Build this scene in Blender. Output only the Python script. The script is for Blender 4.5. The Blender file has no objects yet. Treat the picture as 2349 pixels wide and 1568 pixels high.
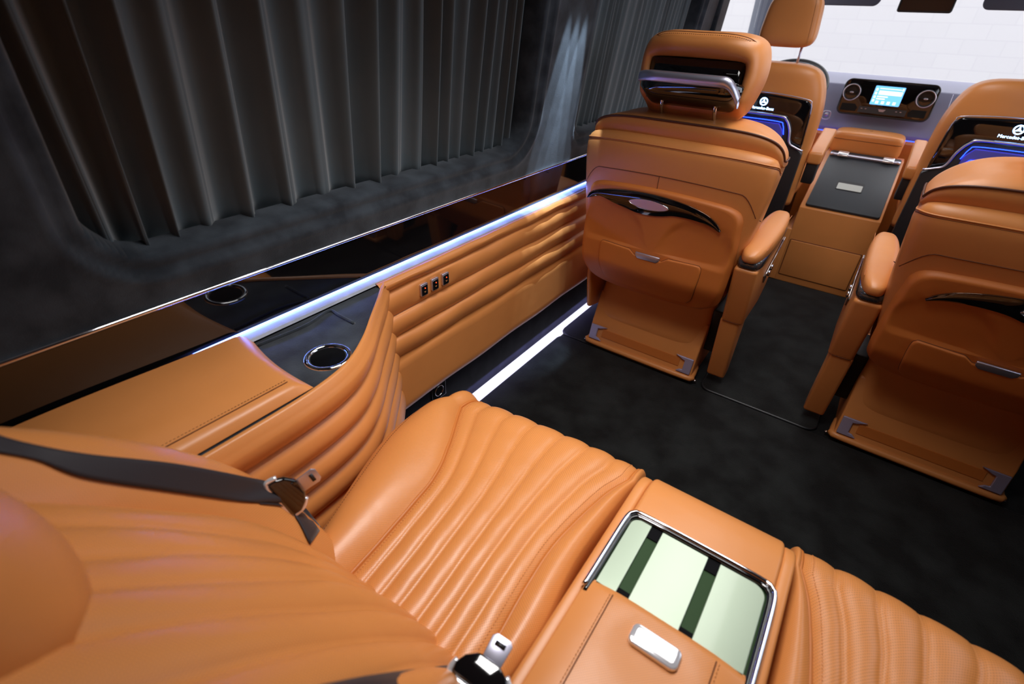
import bpy, bmesh, math, random
import numpy as np
from mathutils import Vector, Matrix
random.seed(7)
scene = bpy.context.scene
COL = scene.collection

# ------------------------------------------------------------------ camera
FPX, CX, CY = 1130.0, 1174.5, 784.0
CAMP = np.array([0.0, 0.0, 1.2])
_vy = np.array([2125 - CX, 75 - CY, FPX]); _vx = np.array([-790 - CX, -50 - CY, FPX])
_ry = _vy / np.linalg.norm(_vy)
_rx = _vx - _ry * _vx.dot(_ry); _rx = -_rx / np.linalg.norm(_rx)
_rz = np.cross(_rx, _ry)
if _rz[1] > 0: _rz = -_rz
RW = np.array([_rx, _ry, _rz])            # rows: world axes seen in camera axes (x right, y down, z forward)
cam_d = bpy.data.cameras.new('camera'); cam = bpy.data.objects.new('camera', cam_d); COL.objects.link(cam)
cam_d.sensor_width = 36.0; cam_d.lens = 36.0 * FPX / 2349.0
cam_d.clip_start = 0.02; cam_d.clip_end = 100
R3 = RW @ np.diag([1, -1, -1])
M = Matrix([[*R3[0], CAMP[0]], [*R3[1], CAMP[1]], [*R3[2], CAMP[2]], [0, 0, 0, 1]])
cam.matrix_world = M
cam_d.dof.use_dof = True; cam_d.dof.focus_distance = 1.35; cam_d.dof.aperture_fstop = 3.2
scene.camera = cam

# ------------------------------------------------------------------ world, view, lights
w = bpy.data.worlds.new('world'); scene.world = w; w.use_nodes = True
bg = w.node_tree.nodes['Background']; bg.inputs[0].default_value = (0.95, 0.96, 1.0, 1); bg.inputs[1].default_value = 3.2
scene.view_settings.view_transform = 'Standard'; scene.view_settings.look = 'None'
scene.view_settings.gamma = 1; scene.view_settings.use_curve_mapping = False
scene.view_settings.exposure = 0.0

def area(name, loc, rot, sx, sy, power, col, spread=math.pi):
    l = bpy.data.lights.new(name, 'AREA'); l.shape = 'RECTANGLE'; l.size = sx; l.size_y = sy
    l.energy = power; l.color = col; l.spread = spread
    o = bpy.data.objects.new(name, l); o.location = loc; o.rotation_euler = rot; COL.objects.link(o); return o
def spot(name, loc, tgt, power, col, angle, blend=0.2, rad=0.004):
    l = bpy.data.lights.new(name, 'SPOT'); l.energy = power; l.color = col; l.spot_size = math.radians(angle)
    l.spot_blend = blend; l.shadow_soft_size = rad
    o = bpy.data.objects.new(name, l); o.location = loc
    d = Vector(tgt) - Vector(loc); o.rotation_euler = d.to_track_quat('-Z', 'Y').to_euler(); COL.objects.link(o); return o

area('ceiling_lamp_rear', (-0.33, 0.66, 1.80), (0, 0, 0), 0.32, 0.6, 5.4, (1.0, 0.97, 0.95), math.radians(92))
area('ceiling_lamp_front', (-0.05, 1.9, 1.80), (0, 0, 0), 0.4, 1.6, 8.5, (1.0, 0.97, 0.95), math.radians(130))
area('side_door_daylight', (0.80, 1.7, 1.35), (0, math.radians(90), 0), 0.8, 1.2, 8, (0.78, 0.86, 1.0))
area('floor_led_light', (-0.895, 1.75, 0.06), (0, math.radians(12), 0), 0.012, 2.2, 1.3, (0.45, 0.42, 1.0))

# ------------------------------------------------------------------ projecting helpers
def ray(u, v): return RW @ np.array([u - CX, v - CY, FPX])
def P(u, v, ax, val):
    d = ray(u, v); t = (val - CAMP[ax]) / d[ax]; return CAMP + t * d
def PX(u, v, x): return P(u, v, 0, x)
def PY(u, v, y): return P(u, v, 1, y)
def PZ(u, v, z): return P(u, v, 2, z)
def cat(pts, n):
    """smooth curve through points (any dim), n samples"""
    p = np.array(pts, float); k = len(p)
    if k == 2:
        t = np.linspace(0, 1, n)[:, None]; return p[0] * (1 - t) + p[1] * t
    q = np.vstack([2 * p[0] - p[1], p, 2 * p[-1] - p[-2]])
    seg = np.linalg.norm(np.diff(p, axis=0), axis=1); cum = np.concatenate([[0], np.cumsum(seg)])
    out = []
    for s in np.linspace(0, cum[-1], n):
        i = min(max(np.searchsorted(cum, s, side='right') - 1, 0), k - 2)
        t = (s - cum[i]) / max(seg[i], 1e-9)
        a, b, c, d = q[i], q[i + 1], q[i + 2], q[i + 3]
        out.append(0.5 * ((2 * b) + (c - a) * t + (2 * a - 5 * b + 4 * c - d) * t * t + (3 * b - a - 3 * c + d) * t ** 3))
    return np.array(out)
def sm(a, b, x):
    t = min(max((x - a) / (b - a), 0), 1); return t * t * (3 - 2 * t)

# ------------------------------------------------------------------ materials
def newmat(name):
    m = bpy.data.materials.new(name); m.use_nodes = True
    return m, m.node_tree, m.node_tree.nodes['Principled BSDF']
def simple(name, col, rough=0.5, metal=0.0, spec=0.5, coat=0.0, sheen=0.0):
    m, nt, b = newmat(name)
    b.inputs['Base Color'].default_value = (*col, 1); b.inputs['Roughness'].default_value = rough
    b.inputs['Metallic'].default_value = metal; b.inputs['Specular IOR Level'].default_value = spec
    b.inputs['Coat Weight'].default_value = coat; b.inputs['Coat Roughness'].default_value = 0.05
    b.inputs['Sheen Weight'].default_value = sheen; b.inputs['Sheen Roughness'].default_value = 0.4
    return m
def emit(name, col, st):
    m, nt, b = newmat(name)
    b.inputs['Base Color'].default_value = (0, 0, 0, 1)
    b.inputs['Emission Color'].default_value = (*col, 1); b.inputs['Emission Strength'].default_value = st
    return m
def N(nt, t, **k):
    n = nt.nodes.new(t)
    for a, b in k.items(): setattr(n, a, b)
    return n
def leather(name, col, rough=0.38, perf=0.0, pitch=0.0048):
    m, nt, b = newmat(name); L = nt.links.new
    b.inputs['Roughness'].default_value = rough; b.inputs['Specular IOR Level'].default_value = 0.5
    tc = N(nt, 'ShaderNodeTexCoord')
    vor = N(nt, 'ShaderNodeTexVoronoi'); vor.inputs['Scale'].default_value = 900
    L(tc.outputs['Object'], vor.inputs['Vector'])
    noi = N(nt, 'ShaderNodeTexNoise'); noi.inputs['Scale'].default_value = 6; noi.inputs['Detail'].default_value = 3
    L(tc.outputs['Object'], noi.inputs['Vector'])
    mix = N(nt, 'ShaderNodeMix', data_type='RGBA')
    mix.inputs[6].default_value = (*[c * 0.90 for c in col], 1); mix.inputs[7].default_value = (*[min(1, c * 1.08) for c in col], 1)
    L(noi.outputs['Fac'], mix.inputs[0])
    bump = N(nt, 'ShaderNodeBump'); bump.inputs['Strength'].default_value = 0.12; bump.inputs['Distance'].default_value = 0.0006
    L(vor.outputs['Distance'], bump.inputs['Height'])
    n2 = N(nt, 'ShaderNodeTexNoise'); n2.inputs['Scale'].default_value = 22; n2.inputs['Detail'].default_value = 2
    L(tc.outputs['Object'], n2.inputs['Vector'])
    bump2 = N(nt, 'ShaderNodeBump'); bump2.inputs['Strength'].default_value = 0.25; bump2.inputs['Distance'].default_value = 0.003
    L(n2.outputs['Fac'], bump2.inputs['Height']); L(bump.outputs['Normal'], bump2.inputs['Normal'])
    if perf > 0:
        uv = N(nt, 'ShaderNodeUVMap'); sep = N(nt, 'ShaderNodeSeparateXYZ'); L(uv.outputs['UV'], sep.inputs[0])
        def mth(op, a, bb=None, c=None):
            n = N(nt, 'ShaderNodeMath', operation=op)
            for i, x in enumerate((a, bb, c)):
                if x is None: continue
                if isinstance(x, (int, float)): n.inputs[i].default_value = x
                else: L(x, n.inputs[i])
            return n.outputs[0]
        v = mth('DIVIDE', sep.outputs[1], pitch * 0.5)
        row = mth('FLOOR', v); off = mth('MULTIPLY', mth('MODULO', mth('ABSOLUTE', row), 2.0), 0.5)
        u = mth('ADD', mth('DIVIDE', sep.outputs[0], pitch), off)
        fu = mth('SUBTRACT', mth('FRACT', u), 0.5); fv = mth('MULTIPLY', mth('SUBTRACT', mth('FRACT', v), 0.5), 0.5)
        d = mth('SQRT', mth('ADD', mth('MULTIPLY', fu, fu), mth('MULTIPLY', fv, fv)))
        mr = N(nt, 'ShaderNodeMapRange'); mr.inputs[1].default_value = 0.10; mr.inputs[2].default_value = 0.19
        mr.inputs[3].default_value = 1; mr.inputs[4].default_value = 0; L(d, mr.inputs[0])
        mx = N(nt, 'ShaderNodeMix', data_type='RGBA'); L(mth('MULTIPLY', mr.outputs[0], perf), mx.inputs[0])
        L(mix.outputs[2], mx.inputs[6]); mx.inputs[7].default_value = (col[0] * 0.3, col[1] * 0.25, col[2] * 0.2, 1)
        L(mx.outputs[2], b.inputs['Base Color'])
        bp = N(nt, 'ShaderNodeBump'); bp.inputs['Strength'].default_value = 0.3; bp.inputs['Distance'].default_value = 0.0006; bp.invert = True
        L(mr.outputs[0], bp.inputs['Height']); L(bump2.outputs['Normal'], bp.inputs['Normal']); L(bp.outputs['Normal'], b.inputs['Normal'])
    else:
        L(mix.outputs[2], b.inputs['Base Color']); L(bump2.outputs['Normal'], b.inputs['Normal'])
    return m
def fabric(name, c0, c1, scale=14, rough=0.9, sheen=0.6, fine=500, bstr=0.4):
    m, nt, b = newmat(name); L = nt.links.new
    b.inputs['Roughness'].default_value = rough; b.inputs['Specular IOR Level'].default_value = 0.15
    b.inputs['Sheen Weight'].default_value = sheen; b.inputs['Sheen Roughness'].default_value = 0.45
    tc = N(nt, 'ShaderNodeTexCoord')
    noi = N(nt, 'ShaderNodeTexNoise'); noi.inputs['Scale'].default_value = scale; noi.inputs['Detail'].default_value = 5
    L(tc.outputs['Object'], noi.inputs['Vector'])
    cr = N(nt, 'ShaderNodeValToRGB'); cr.color_ramp.elements[0].position = 0.38; cr.color_ramp.elements[1].position = 0.64
    cr.color_ramp.elements[0].color = (*c0, 1); cr.color_ramp.elements[1].color = (*c1, 1)
    L(noi.outputs['Fac'], cr.inputs[0]); L(cr.outputs[0], b.inputs['Base Color'])
    f = N(nt, 'ShaderNodeTexNoise'); f.inputs['Scale'].default_value = fine; f.inputs['Detail'].default_value = 2
    L(tc.outputs['Object'], f.inputs['Vector'])
    bp = N(nt, 'ShaderNodeBump'); bp.inputs['Strength'].default_value = bstr; bp.inputs['Distance'].default_value = 0.001
    L(f.outputs['Fac'], bp.inputs['Height']); L(bp.outputs['Normal'], b.inputs['Normal'])
    return m
ORANGE = (0.70, 0.265, 0.072)
M_lea = leather('tan_leather', ORANGE)
M_perf = leather('perforated_tan_leather', ORANGE, 0.34, 0.6)
M_perf2 = leather('fine_perforated_tan_leather', ORANGE, 0.33, 0.5, 0.0040)
M_shell = leather('tan_moulded_shell', (0.60, 0.175, 0.03), 0.5)
M_seam = simple('seam_thread_dark', (0.16, 0.045, 0.01), 0.7)
M_thread = simple('seam_thread_tan', (0.78, 0.33, 0.10), 0.6)
M_pipe = leather('tan_piping', (0.55, 0.17, 0.03), 0.45)
M_pipedk = simple('brown_piping', (0.10, 0.03, 0.012), 0.5)
M_suede = fabric('charcoal_suede', (0.016, 0.020, 0.026), (0.042, 0.052, 0.064), sheen=0.35)
M_suede_dk = fabric('dark_suede', (0.006, 0.007, 0.011), (0.014, 0.016, 0.022), sheen=0.05)
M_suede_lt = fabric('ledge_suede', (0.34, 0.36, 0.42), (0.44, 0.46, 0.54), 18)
M_curt = fabric('curtain_cloth', (0.085, 0.108, 0.122), (0.105, 0.128, 0.142), 5, 0.85, 0.3, 900, 0.15)
M_carpet = fabric('black_carpet', (0.002, 0.0023, 0.0024), (0.010, 0.0115, 0.0115), 9, 1.0, 0.22, 420, 1.0)
M_gloss = simple('gloss_black', (0.004, 0.0035, 0.004), 0.03, 0, 0.5, 1.0)
M_plast = simple('black_plastic', (0.012, 0.012, 0.014), 0.45)
M_char = simple('charcoal_plastic', (0.030, 0.035, 0.042), 0.5)
M_dash = simple('dash_plastic_glare', (0.20, 0.20, 0.29), 0.45)  # dark plastic, paled so the colour carries the windscreen glare
M_visor = simple('visor_cloth', (0.07, 0.07, 0.10), 0.8)
M_chrome = simple('chrome', (0.86, 0.86, 0.9), 0.06, 1.0)
M_satin = simple('satin_metal', (0.62, 0.61, 0.74), 0.36, 0.9)
M_brack = simple('violet_grey_metal', (0.50, 0.46, 0.66), 0.4, 0.6)
M_white = simple('white_chrome', (0.9, 0.9, 0.94), 0.12, 0.6, 0.5, 1.0)
M_belt = simple('seatbelt_webbing', (0.022, 0.018, 0.022), 0.6, 0, 0.4, 0, 0.2)
M_pale = simple('pale_silver_panel', (0.40, 0.49, 0.37), 0.3, 0.3, 0.5, 0.3)
M_green = simple('dark_green_slot', (0.030, 0.065, 0.024), 0.6, 0, 0.15)
M_slot = simple('matt_black', (0.004, 0.004, 0.005), 0.8, 0, 0.1)
M_roof = simple('roof_lining', (0.10, 0.10, 0.11), 0.9)
M_dark = simple('dark_panel', (0.02, 0.02, 0.022), 0.7)
M_pillar = simple('grey_pillar_trim', (0.10, 0.11, 0.14), 0.55)
M_blue = emit('blue_ambient_led', (0.01, 0.04, 1.0), 9)
M_bluew = emit('blue_white_logo', (0.30, 0.55, 1.0), 9)
M_ledge_e = emit('ledge_led_strip', (0.12, 0.23, 1.0), 34)
M_floor_e = emit('floor_edge_painted_glow', (0.80, 0.78, 1.0), 1.5)  # glow painted onto a floor edge that is only lit, no lamp itself
M_screen = emit('screen_blue', (0.16, 0.50, 1.0), 1.6)
M_screenw = emit('screen_white', (0.95, 0.98, 1.0), 1.4)
M_amber = emit('amber_digits', (1.0, 0.55, 0.2), 2.0)
M_redled = emit('red_led', (1.0, 0.06, 0.01), 2.5)
M_lamp = emit('lamp_diffuser', (1.0, 0.95, 0.9), 2.0)
M_bluerec = simple('recess_painted_blue_glow', (0.10, 0.10, 0.45), 0.35)  # blue light of the LED lines put into the base colour
M_bronze = simple('bronze_gloss', (0.10, 0.05, 0.03), 0.1, 0.6, 0.5, 0.5)
M_carbon = simple('carbon_weave', (0.02, 0.02, 0.022), 0.25, 0.2, 0.5, 0.8)
nt = M_carbon.node_tree
ck = N(nt, 'ShaderNodeTexWave', wave_type='BANDS', bands_direction='DIAGONAL'); ck.inputs['Scale'].default_value = 150
cr = N(nt, 'ShaderNodeValToRGB'); cr.color_ramp.elements[0].color = (0.006, 0.006, 0.007, 1); cr.color_ramp.elements[1].color = (0.10, 0.10, 0.11, 1)
tcx = N(nt, 'ShaderNodeTexCoord'); nt.links.new(tcx.outputs['Object'], ck.inputs[0]); nt.links.new(ck.outputs[0], cr.inputs[0])
nt.links.new(cr.outputs[0], nt.nodes['Principled BSDF'].inputs['Base Color'])
# paving outside
M_pave, nt, b = newmat('pale_paving'); L = nt.links.new
tc = N(nt, 'ShaderNodeTexCoord'); br = N(nt, 'ShaderNodeTexBrick'); sp_ = N(nt, 'ShaderNodeSeparateXYZ'); cb_ = N(nt, 'ShaderNodeCombineXYZ')
L(tc.outputs['Object'], sp_.inputs[0]); L(sp_.outputs[0], cb_.inputs[0]); L(sp_.outputs[2], cb_.inputs[1])
br.inputs['Color1'].default_value = (0.365, 0.357, 0.365, 1); br.inputs['Color2'].default_value = (0.355, 0.347, 0.357, 1)
br.inputs['Mortar'].default_value = (0.335, 0.328, 0.34, 1); br.inputs['Scale'].default_value = 1.0
br.inputs['Mortar Size'].default_value = 0.006; br.inputs['Brick Width'].default_value = 0.48; br.inputs['Row Height'].default_value = 0.19
L(cb_.outputs[0], br.inputs['Vector']); L(br.outputs['Color'], b.inputs['Base Color']); b.inputs['Roughness'].default_value = 0.8
# glass
M_glass = bpy.data.materials.new('windscreen_glass'); M_glass.use_nodes = True; nt = M_glass.node_tree; nt.nodes.clear()
o_ = N(nt, 'ShaderNodeOutputMaterial'); mx_ = N(nt, 'ShaderNodeMixShader'); tr_ = N(nt, 'ShaderNodeBsdfTransparent'); gl_ = N(nt, 'ShaderNodeBsdfGlossy')
gl_.inputs['Roughness'].default_value = 0.0; mx_.inputs[0].default_value = 0.04
nt.links.new(tr_.outputs[0], mx_.inputs[1]); nt.links.new(gl_.outputs[0], mx_.inputs[2]); nt.links.new(mx_.outputs[0], o_.inputs[0])

# ------------------------------------------------------------------ object helpers
ORG = {}
def tag(o, label, catg, group=None, kind=None):
    o['label'] = label; o['category'] = catg
    if group: o['group'] = group
    if kind: o['kind'] = kind
    return o
def thing(name, label, catg, loc=(0, 0, 0), group=None):
    o = bpy.data.objects.new(name, None); COL.objects.link(o); o.location = loc; o.empty_display_size = 0.05
    ORG[o] = np.array(loc, float); return tag(o, label, catg, group)
def mk(name, verts, faces, mat, parent=None, smooth=True, uv=None, origin=None, mods=(), label=None, autosm=None):
    org = ORG[parent] if parent is not None else np.array(origin if origin is not None else (0, 0, 0), float)
    me = bpy.data.meshes.new(name)
    v = np.asarray(verts, float) - org
    me.from_pydata(v.tolist(), [], [list(f) for f in faces]); me.update()
    bm = bmesh.new(); bm.from_mesh(me); bmesh.ops.recalc_face_normals(bm, faces=bm.faces); bm.to_mesh(me); bm.free()
    if uv is not None:
        lay = me.uv_layers.new(name='UVMap')
        for lp in me.loops: lay.data[lp.index].uv = uv[lp.vertex_index]
    if smooth:
        for p in me.polygons: p.use_smooth = True
    me.materials.append(mat)
    o = bpy.data.objects.new(name, me); COL.objects.link(o)
    if parent is not None: o.parent = parent
    else: o.location = org
    ORG[o] = org
    if label: o['label'] = label
    for t, kw in mods:
        md = o.modifiers.new(t.lower(), t)
        for k, x in kw.items(): setattr(md, k, x)
    if autosm is not None:
        me.set_sharp_from_angle(angle=math.radians(autosm))
    return o
def join(parts):
    V, F = [], []
    for v, f in parts:
        n = len(V); V += [tuple(x) for x in v]; F += [[i + n for i in g] for g in f]
    return V, F
def gridf(P_, closeu=False, closev=False):
    P_ = np.asarray(P_, float); a, b = P_.shape[:2]
    V = P_.reshape(-1, 3); F = []
    for i in range(a if closeu else a - 1):
        for j in range(b if closev else b - 1):
            i2, j2 = (i + 1) % a, (j + 1) % b
            F.append([i * b + j, i * b + j2, i2 * b + j2, i2 * b + j])
    return V, F
def griduv(P_, u=None):
    """uv in metres measured along the mean rows"""
    P_ = np.asarray(P_, float); a, b = P_.shape[:2]
    du = np.concatenate([[0], np.cumsum(np.linalg.norm(np.diff(P_[a // 2], axis=0), axis=1))])
    dv = np.concatenate([[0], np.cumsum(np.linalg.norm(np.diff(P_[:, b // 2], axis=0), axis=1))])
    return [(du[j], dv[i]) for i in range(a) for j in range(b)]
def box(x0, x1, y0, y1, z0, z1):
    V = [(x, y, z) for x in (x0, x1) for y in (y0, y1) for z in (z0, z1)]
    return V, [[0, 1, 3, 2], [4, 6, 7, 5], [0, 4, 5, 1], [2, 3, 7, 6], [0, 2, 6, 4], [1, 5, 7, 3]]
def bev(w_, s=3, ang=40): return ('BEVEL', dict(width=w_, segments=s, limit_method='ANGLE', angle_limit=math.radians(ang)))
def rbox(name, x0, x1, y0, y1, z0, z1, mat, r=0.004, parent=None, s=3, **k):
    V, F = box(x0, x1, y0, y1, z0, z1)
    o = mk(name, V, F, mat, parent, True, mods=[bev(r, s)] if r else [], **k)
    return o
def prism(poly, a, b):
    """poly: list of 3d points (planar); a,b: offset vectors of the two caps"""
    n = len(poly); p = np.array(poly, float)
    V = np.vstack([p + np.array(a), p + np.array(b)])
    F = [list(range(n)), list(range(2 * n - 1, n - 1, -1))] + [[i, (i + 1) % n, n + (i + 1) % n, n + i] for i in range(n)]
    return V, F
def tube(path, r, n=8, closed=False, cap=True):
    p = np.array(path, float); m = len(p); rings = []
    rr = r if hasattr(r, '__len__') else [r] * m
    up = np.array([0.0, 0.0, 1.0]); prev = None
    for i in range(m):
        if closed: t = p[(i + 1) % m] - p[i - 1]
        else: t = p[min(i + 1, m - 1)] - p[max(i - 1, 0)]
        t = t / (np.linalg.norm(t) + 1e-12)
        if prev is None:
            a = np.cross(t, up)
            if np.linalg.norm(a) < 1e-3: a = np.cross(t, [0, 1, 0])
        else: a = prev - t * prev.dot(t)
        a /= np.linalg.norm(a); prev = a; bq = np.cross(t, a)
        rings.append([p[i] + rr[i] * (math.cos(q) * a + math.sin(q) * bq) for q in np.linspace(0, 2 * math.pi, n, endpoint=False)])
    V, F = gridf(rings, closeu=closed, closev=True)
    V = list(V)
    if not closed and cap:
        F.append(list(range(n))[::-1]); F.append([(m - 1) * n + i for i in range(n)])
    return V, F
def ribbon(path, side, w_, th):
    """flat strap: path pts, side unit vectors, width w_, thickness th"""
    p = np.array(path, float); m = len(p); rings = []
    for i in range(m):
        t = p[min(i + 1, m - 1)] - p[max(i - 1, 0)]; t /= np.linalg.norm(t)
        s = np.array(side[i] if np.ndim(side) > 1 else side, float); s = s - t * s.dot(t); s /= np.linalg.norm(s)
        n_ = np.cross(t, s)
        rings.append([p[i] + s * w_ / 2 + n_ * th / 2, p[i] - s * w_ / 2 + n_ * th / 2, p[i] - s * w_ / 2 - n_ * th / 2, p[i] + s * w_ / 2 - n_ * th / 2])
    V, F = gridf(rings, closev=True); V = list(V)
    F.append([0, 1, 2, 3]); F.append([(m - 1) * 4 + i for i in range(4)][::-1])
    return V, F
def stitches(path, pitch=0.0055, ln=0.0034, r=0.0006, off=(0, 0, 0)):
    p = np.array(path, float) + np.array(off); seg = np.linalg.norm(np.diff(p, axis=0), axis=1); cum = np.concatenate([[0], np.cumsum(seg)])
    parts = []; s = 0
    while s + ln < cum[-1]:
        a = np.array([np.interp(s, cum, p[:, k]) for k in range(3)]); b_ = np.array([np.interp(s + ln, cum, p[:, k]) for k in range(3)])
        parts.append(tube([a, (a + b_) / 2, b_], [r * .6, r, r * .6], 4)); s += pitch
    return join(parts)
def lathe(prof, c, axis=2, n=48):
    rings = []
    for r, h in prof:
        ring = []
        for q in np.linspace(0, 2 * math.pi, n, endpoint=False):
            v = [r * math.cos(q), r * math.sin(q), h]
            if axis == 0: v = [h, v[0], v[1]]
            if axis == 1: v = [v[0], h, v[1]]
            ring.append(np.array(c) + v)
        rings.append(ring)
    return gridf(rings, closev=True)
def sring(cx, cy, z, wx, dy, n=4.0, m=64, bulge=0.0):
    out = []
    for q in np.linspace(0, 2 * math.pi, m, endpoint=False):
        c, s = math.cos(q), math.sin(q)
        x = wx * math.copysign(abs(c) ** (2 / n), c); y = dy * math.copysign(abs(s) ** (2 / n), s)
        out.append((cx + x, cy + y, z))
    return out
def loftcap(rings):
    V, F = gridf(rings, closev=True); V = list(V); m = len(rings[0])
    F.append(list(range(m))[::-1]); F.append([(len(rings) - 1) * m + i for i in range(m)])
    return V, F
def superell(c, h, e=3.0, m=40, k=24, fn=None):
    rings = []
    for t in np.linspace(-math.pi / 2, math.pi / 2, k):
        ct, st = math.cos(t), math.sin(t)
        rz_ = math.copysign(abs(st) ** (2 / e), st); rr = max(abs(ct), 1e-4) ** (2 / e)
        ring = []
        for q in np.linspace(0, 2 * math.pi, m, endpoint=False):
            cq, sq = math.cos(q), math.sin(q)
            v = np.array([h[0] * rr * math.copysign(abs(cq) ** (2 / e), cq), h[1] * rr * math.copysign(abs(sq) ** (2 / e), sq), h[2] * rz_])
            if fn: v = fn(v)
            ring.append(np.array(c) + v)
        rings.append(ring)
    return gridf(rings, closev=True)
def rrect(x0, x1, y0, y1, r, n=6):
    out = []
    for cx, cy, a0 in ((x1 - r, y1 - r, 0), (x0 + r, y1 - r, 90), (x0 + r, y0 + r, 180), (x1 - r, y0 + r, 270)):
        for i in range(n + 1):
            a = math.radians(a0 + 90 * i / n); out.append((cx + r * math.cos(a), cy + r * math.sin(a)))
    return out
def copy_tree(o, parent=None):
    c = o.copy(); COL.objects.link(c); c.parent = parent; ORG[c] = ORG[o]
    for ch in list(o.children): copy_tree(ch, c)
    return c
def textmesh(s, size, mat, parent, mw, name='lettering'):
    cu = bpy.data.curves.new('txt', 'FONT'); cu.body = s; cu.size = size; cu.extrude = 0.0006; cu.align_x = 'CENTER'; cu.align_y = 'CENTER'
    t = bpy.data.objects.new('txt', cu); COL.objects.link(t)
    dg = bpy.context.evaluated_depsgraph_get(); me = bpy.data.meshes.new_from_object(t.evaluated_get(dg))
    bpy.data.objects.remove(t); me.transform(mw); me.materials.clear(); me.materials.append(mat)
    o = bpy.data.objects.new(name, me); COL.objects.link(o); o.parent = parent; ORG[o] = ORG[parent]; return o
def structure(o): o['kind'] = 'structure'; return o

# wall planes
LEAN = 0.12
def wx(z): return -0.910 + LEAN * (z - 0.75)          # inner face of the upper left wall
def PW(u, v, off=0.0):
    n = np.array([1.0, 0, -LEAN]); p0 = np.array([-0.910 + off, 0, 0.75]); d = ray(u, v)
    return CAMP + d * (n.dot(p0 - CAMP) / n.dot(d))

# ================================================================== STRUCTURE
structure(mk('floor', *box(-0.96, 0.92, -0.9, 3.75, -0.05, 0.0), M_carpet, smooth=False))
structure(mk('ceiling', *box(-0.96, 0.92, -0.9, 3.9, 1.86, 1.92), M_roof, smooth=False))
structure(mk('wall_rear', *box(-0.96, 0.92, -0.95, -0.9, -0.05, 1.9), M_dark, smooth=False))
structure(mk('wall_right', *box(0.86, 0.92, -0.9, 3.1, -0.05, 1.9), M_dark, smooth=False))
structure(mk('wall_front_right', *box(0.86, 0.92, 3.1, 3.9, -0.05, 0.85), M_dark, smooth=False))
structure(mk('wall_left_lower', *box(-0.96, -0.912, -0.9, 3.75, 0.0, 0.64), M_suede_dk, smooth=False))
structure(mk('wall_left_outer', *box(-1.06, -1.03, -0.9, 2.95, -0.05, 1.9), M_dark, smooth=False))
structure(mk('floor_outside', *box(-12, 12, 4.6, 11, -0.75, -0.7), simple('pale_concrete', (0.5, 0.5, 0.52), 0.7), smooth=False))
structure(mk('wall_outside', *box(-12, 12, 10.6, 10.8, -0.75, 5.0), M_pave, smooth=False))

# upper left wall with two window openings (rounded) and a stepped frame
def sdf(y, z, y0, y1, z0, z1, r):
    cy_, cz_ = (y0 + y1) / 2, (z0 + z1) / 2; qy = abs(y - cy_) - (y1 - y0) / 2 + r; qz = abs(z - cz_) - (z1 - z0) / 2 + r
    return math.hypot(max(qy, 0), max(qz, 0)) + min(max(qy, qz), 0) - r
WINS = [(0.212, 1.362, 0.856, 1.62, 0.085), (1.695, 2.66, 0.856, 1.62, 0.035)]
def wall_upper():
    ys = np.arange(-0.9, 2.901, 0.008); zs = np.arange(0.758, 1.87, 0.008)
    V = []; idx = {}
    D = np.array([[min(sdf(y, z, *w_) for w_ in WINS) for z in zs] for y in ys])
    for i, y in enumerate(ys):
        for j, z in enumerate(zs):
            d = D[i, j]
            off = 0.0
            off -= 0.012 * (1 - sm(0.036, 0.045, d))
            off -= 0.013 * (1 - sm(0.000, 0.016, d))
            off += 0.003 * math.exp(-((d - 0.050) / 0.006) ** 2) + 0.0025 * math.exp(-((d - 0.019) / 0.005) ** 2)
            if d < 0.006: off -= 0.05
            # snap boundary verts to the edge for a smooth outline
            yy, zz = y, z
            if -0.009 < d < 0.006:
                e = 1e-3; w_ = min(WINS, key=lambda q: sdf(y, z, *q))
                gy = (sdf(y + e, z, *w_) - sdf(y - e, z, *w_)) / (2 * e); gz = (sdf(y, z + e, *w_) - sdf(y, z - e, *w_)) / (2 * e)
                yy -= gy * (d); zz -= gz * (d)
            idx[i, j] = len(V); V.append((wx(zz) + off, yy, zz))
    F = []
    for i in range(len(ys) - 1):
        for j in range(len(zs) - 1):
            if max(D[i, j], D[i + 1, j], D[i, j + 1], D[i + 1, j + 1]) < 0.006: continue
            F.append([idx[i, j], idx[i + 1, j], idx[i + 1, j + 1], idx[i, j + 1]])
    o = mk('wall_left', V, F, M_suede, smooth=True)
    return structure(o)
wall_upper()

# glossy black fascia, chrome strip, ledge, ledge led strip, lit floor edge as a painted glow
ys_ = np.linspace(-0.9, 2.9, 60)
fas = tag(mk('glossy_fascia', *prism([(-0.911, -0.9, 0.645), (-0.906, -0.9, 0.757), (-0.94, -0.9, 0.757), (-0.94, -0.9, 0.645)], (0, 0, 0), (0, 3.8, 0)), M_gloss, smooth=False),
          'mirror-like piano black band running along the left wall under the chrome line', 'trim panel')
cs = tag(mk('chrome_strip', *tube([(wx(0.762) + 0.002, y, 0.762) for y in ys_], 0.0042, 8), M_chrome),
         'thin bright chrome line along the left wall above the glossy black band', 'trim strip')
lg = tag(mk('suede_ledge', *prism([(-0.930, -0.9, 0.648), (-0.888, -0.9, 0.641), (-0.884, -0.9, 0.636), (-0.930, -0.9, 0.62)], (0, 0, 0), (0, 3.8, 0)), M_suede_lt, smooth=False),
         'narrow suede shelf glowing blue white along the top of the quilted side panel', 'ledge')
tag(mk('ledge_light_strip', *box(-0.9125, -0.9095, 0.28, 2.9, 0.6465, 0.6500), M_ledge_e, smooth=False),
    'thin blue white line of light where the glossy black band meets the ledge', 'light strip')
tag(mk('lit_floor_edge', *prism([(-0.911, 0.3, 0.022), (-0.872, 0.3, 0.008), (-0.872, 0.3, 0.001), (-0.911, 0.3, 0.001)], (0, 0, 0), (0, 2.6, 0)), M_floor_e, smooth=False),
    'lit floor edge along the left wall, its light painted as a violet white glow', 'light strip')

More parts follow.
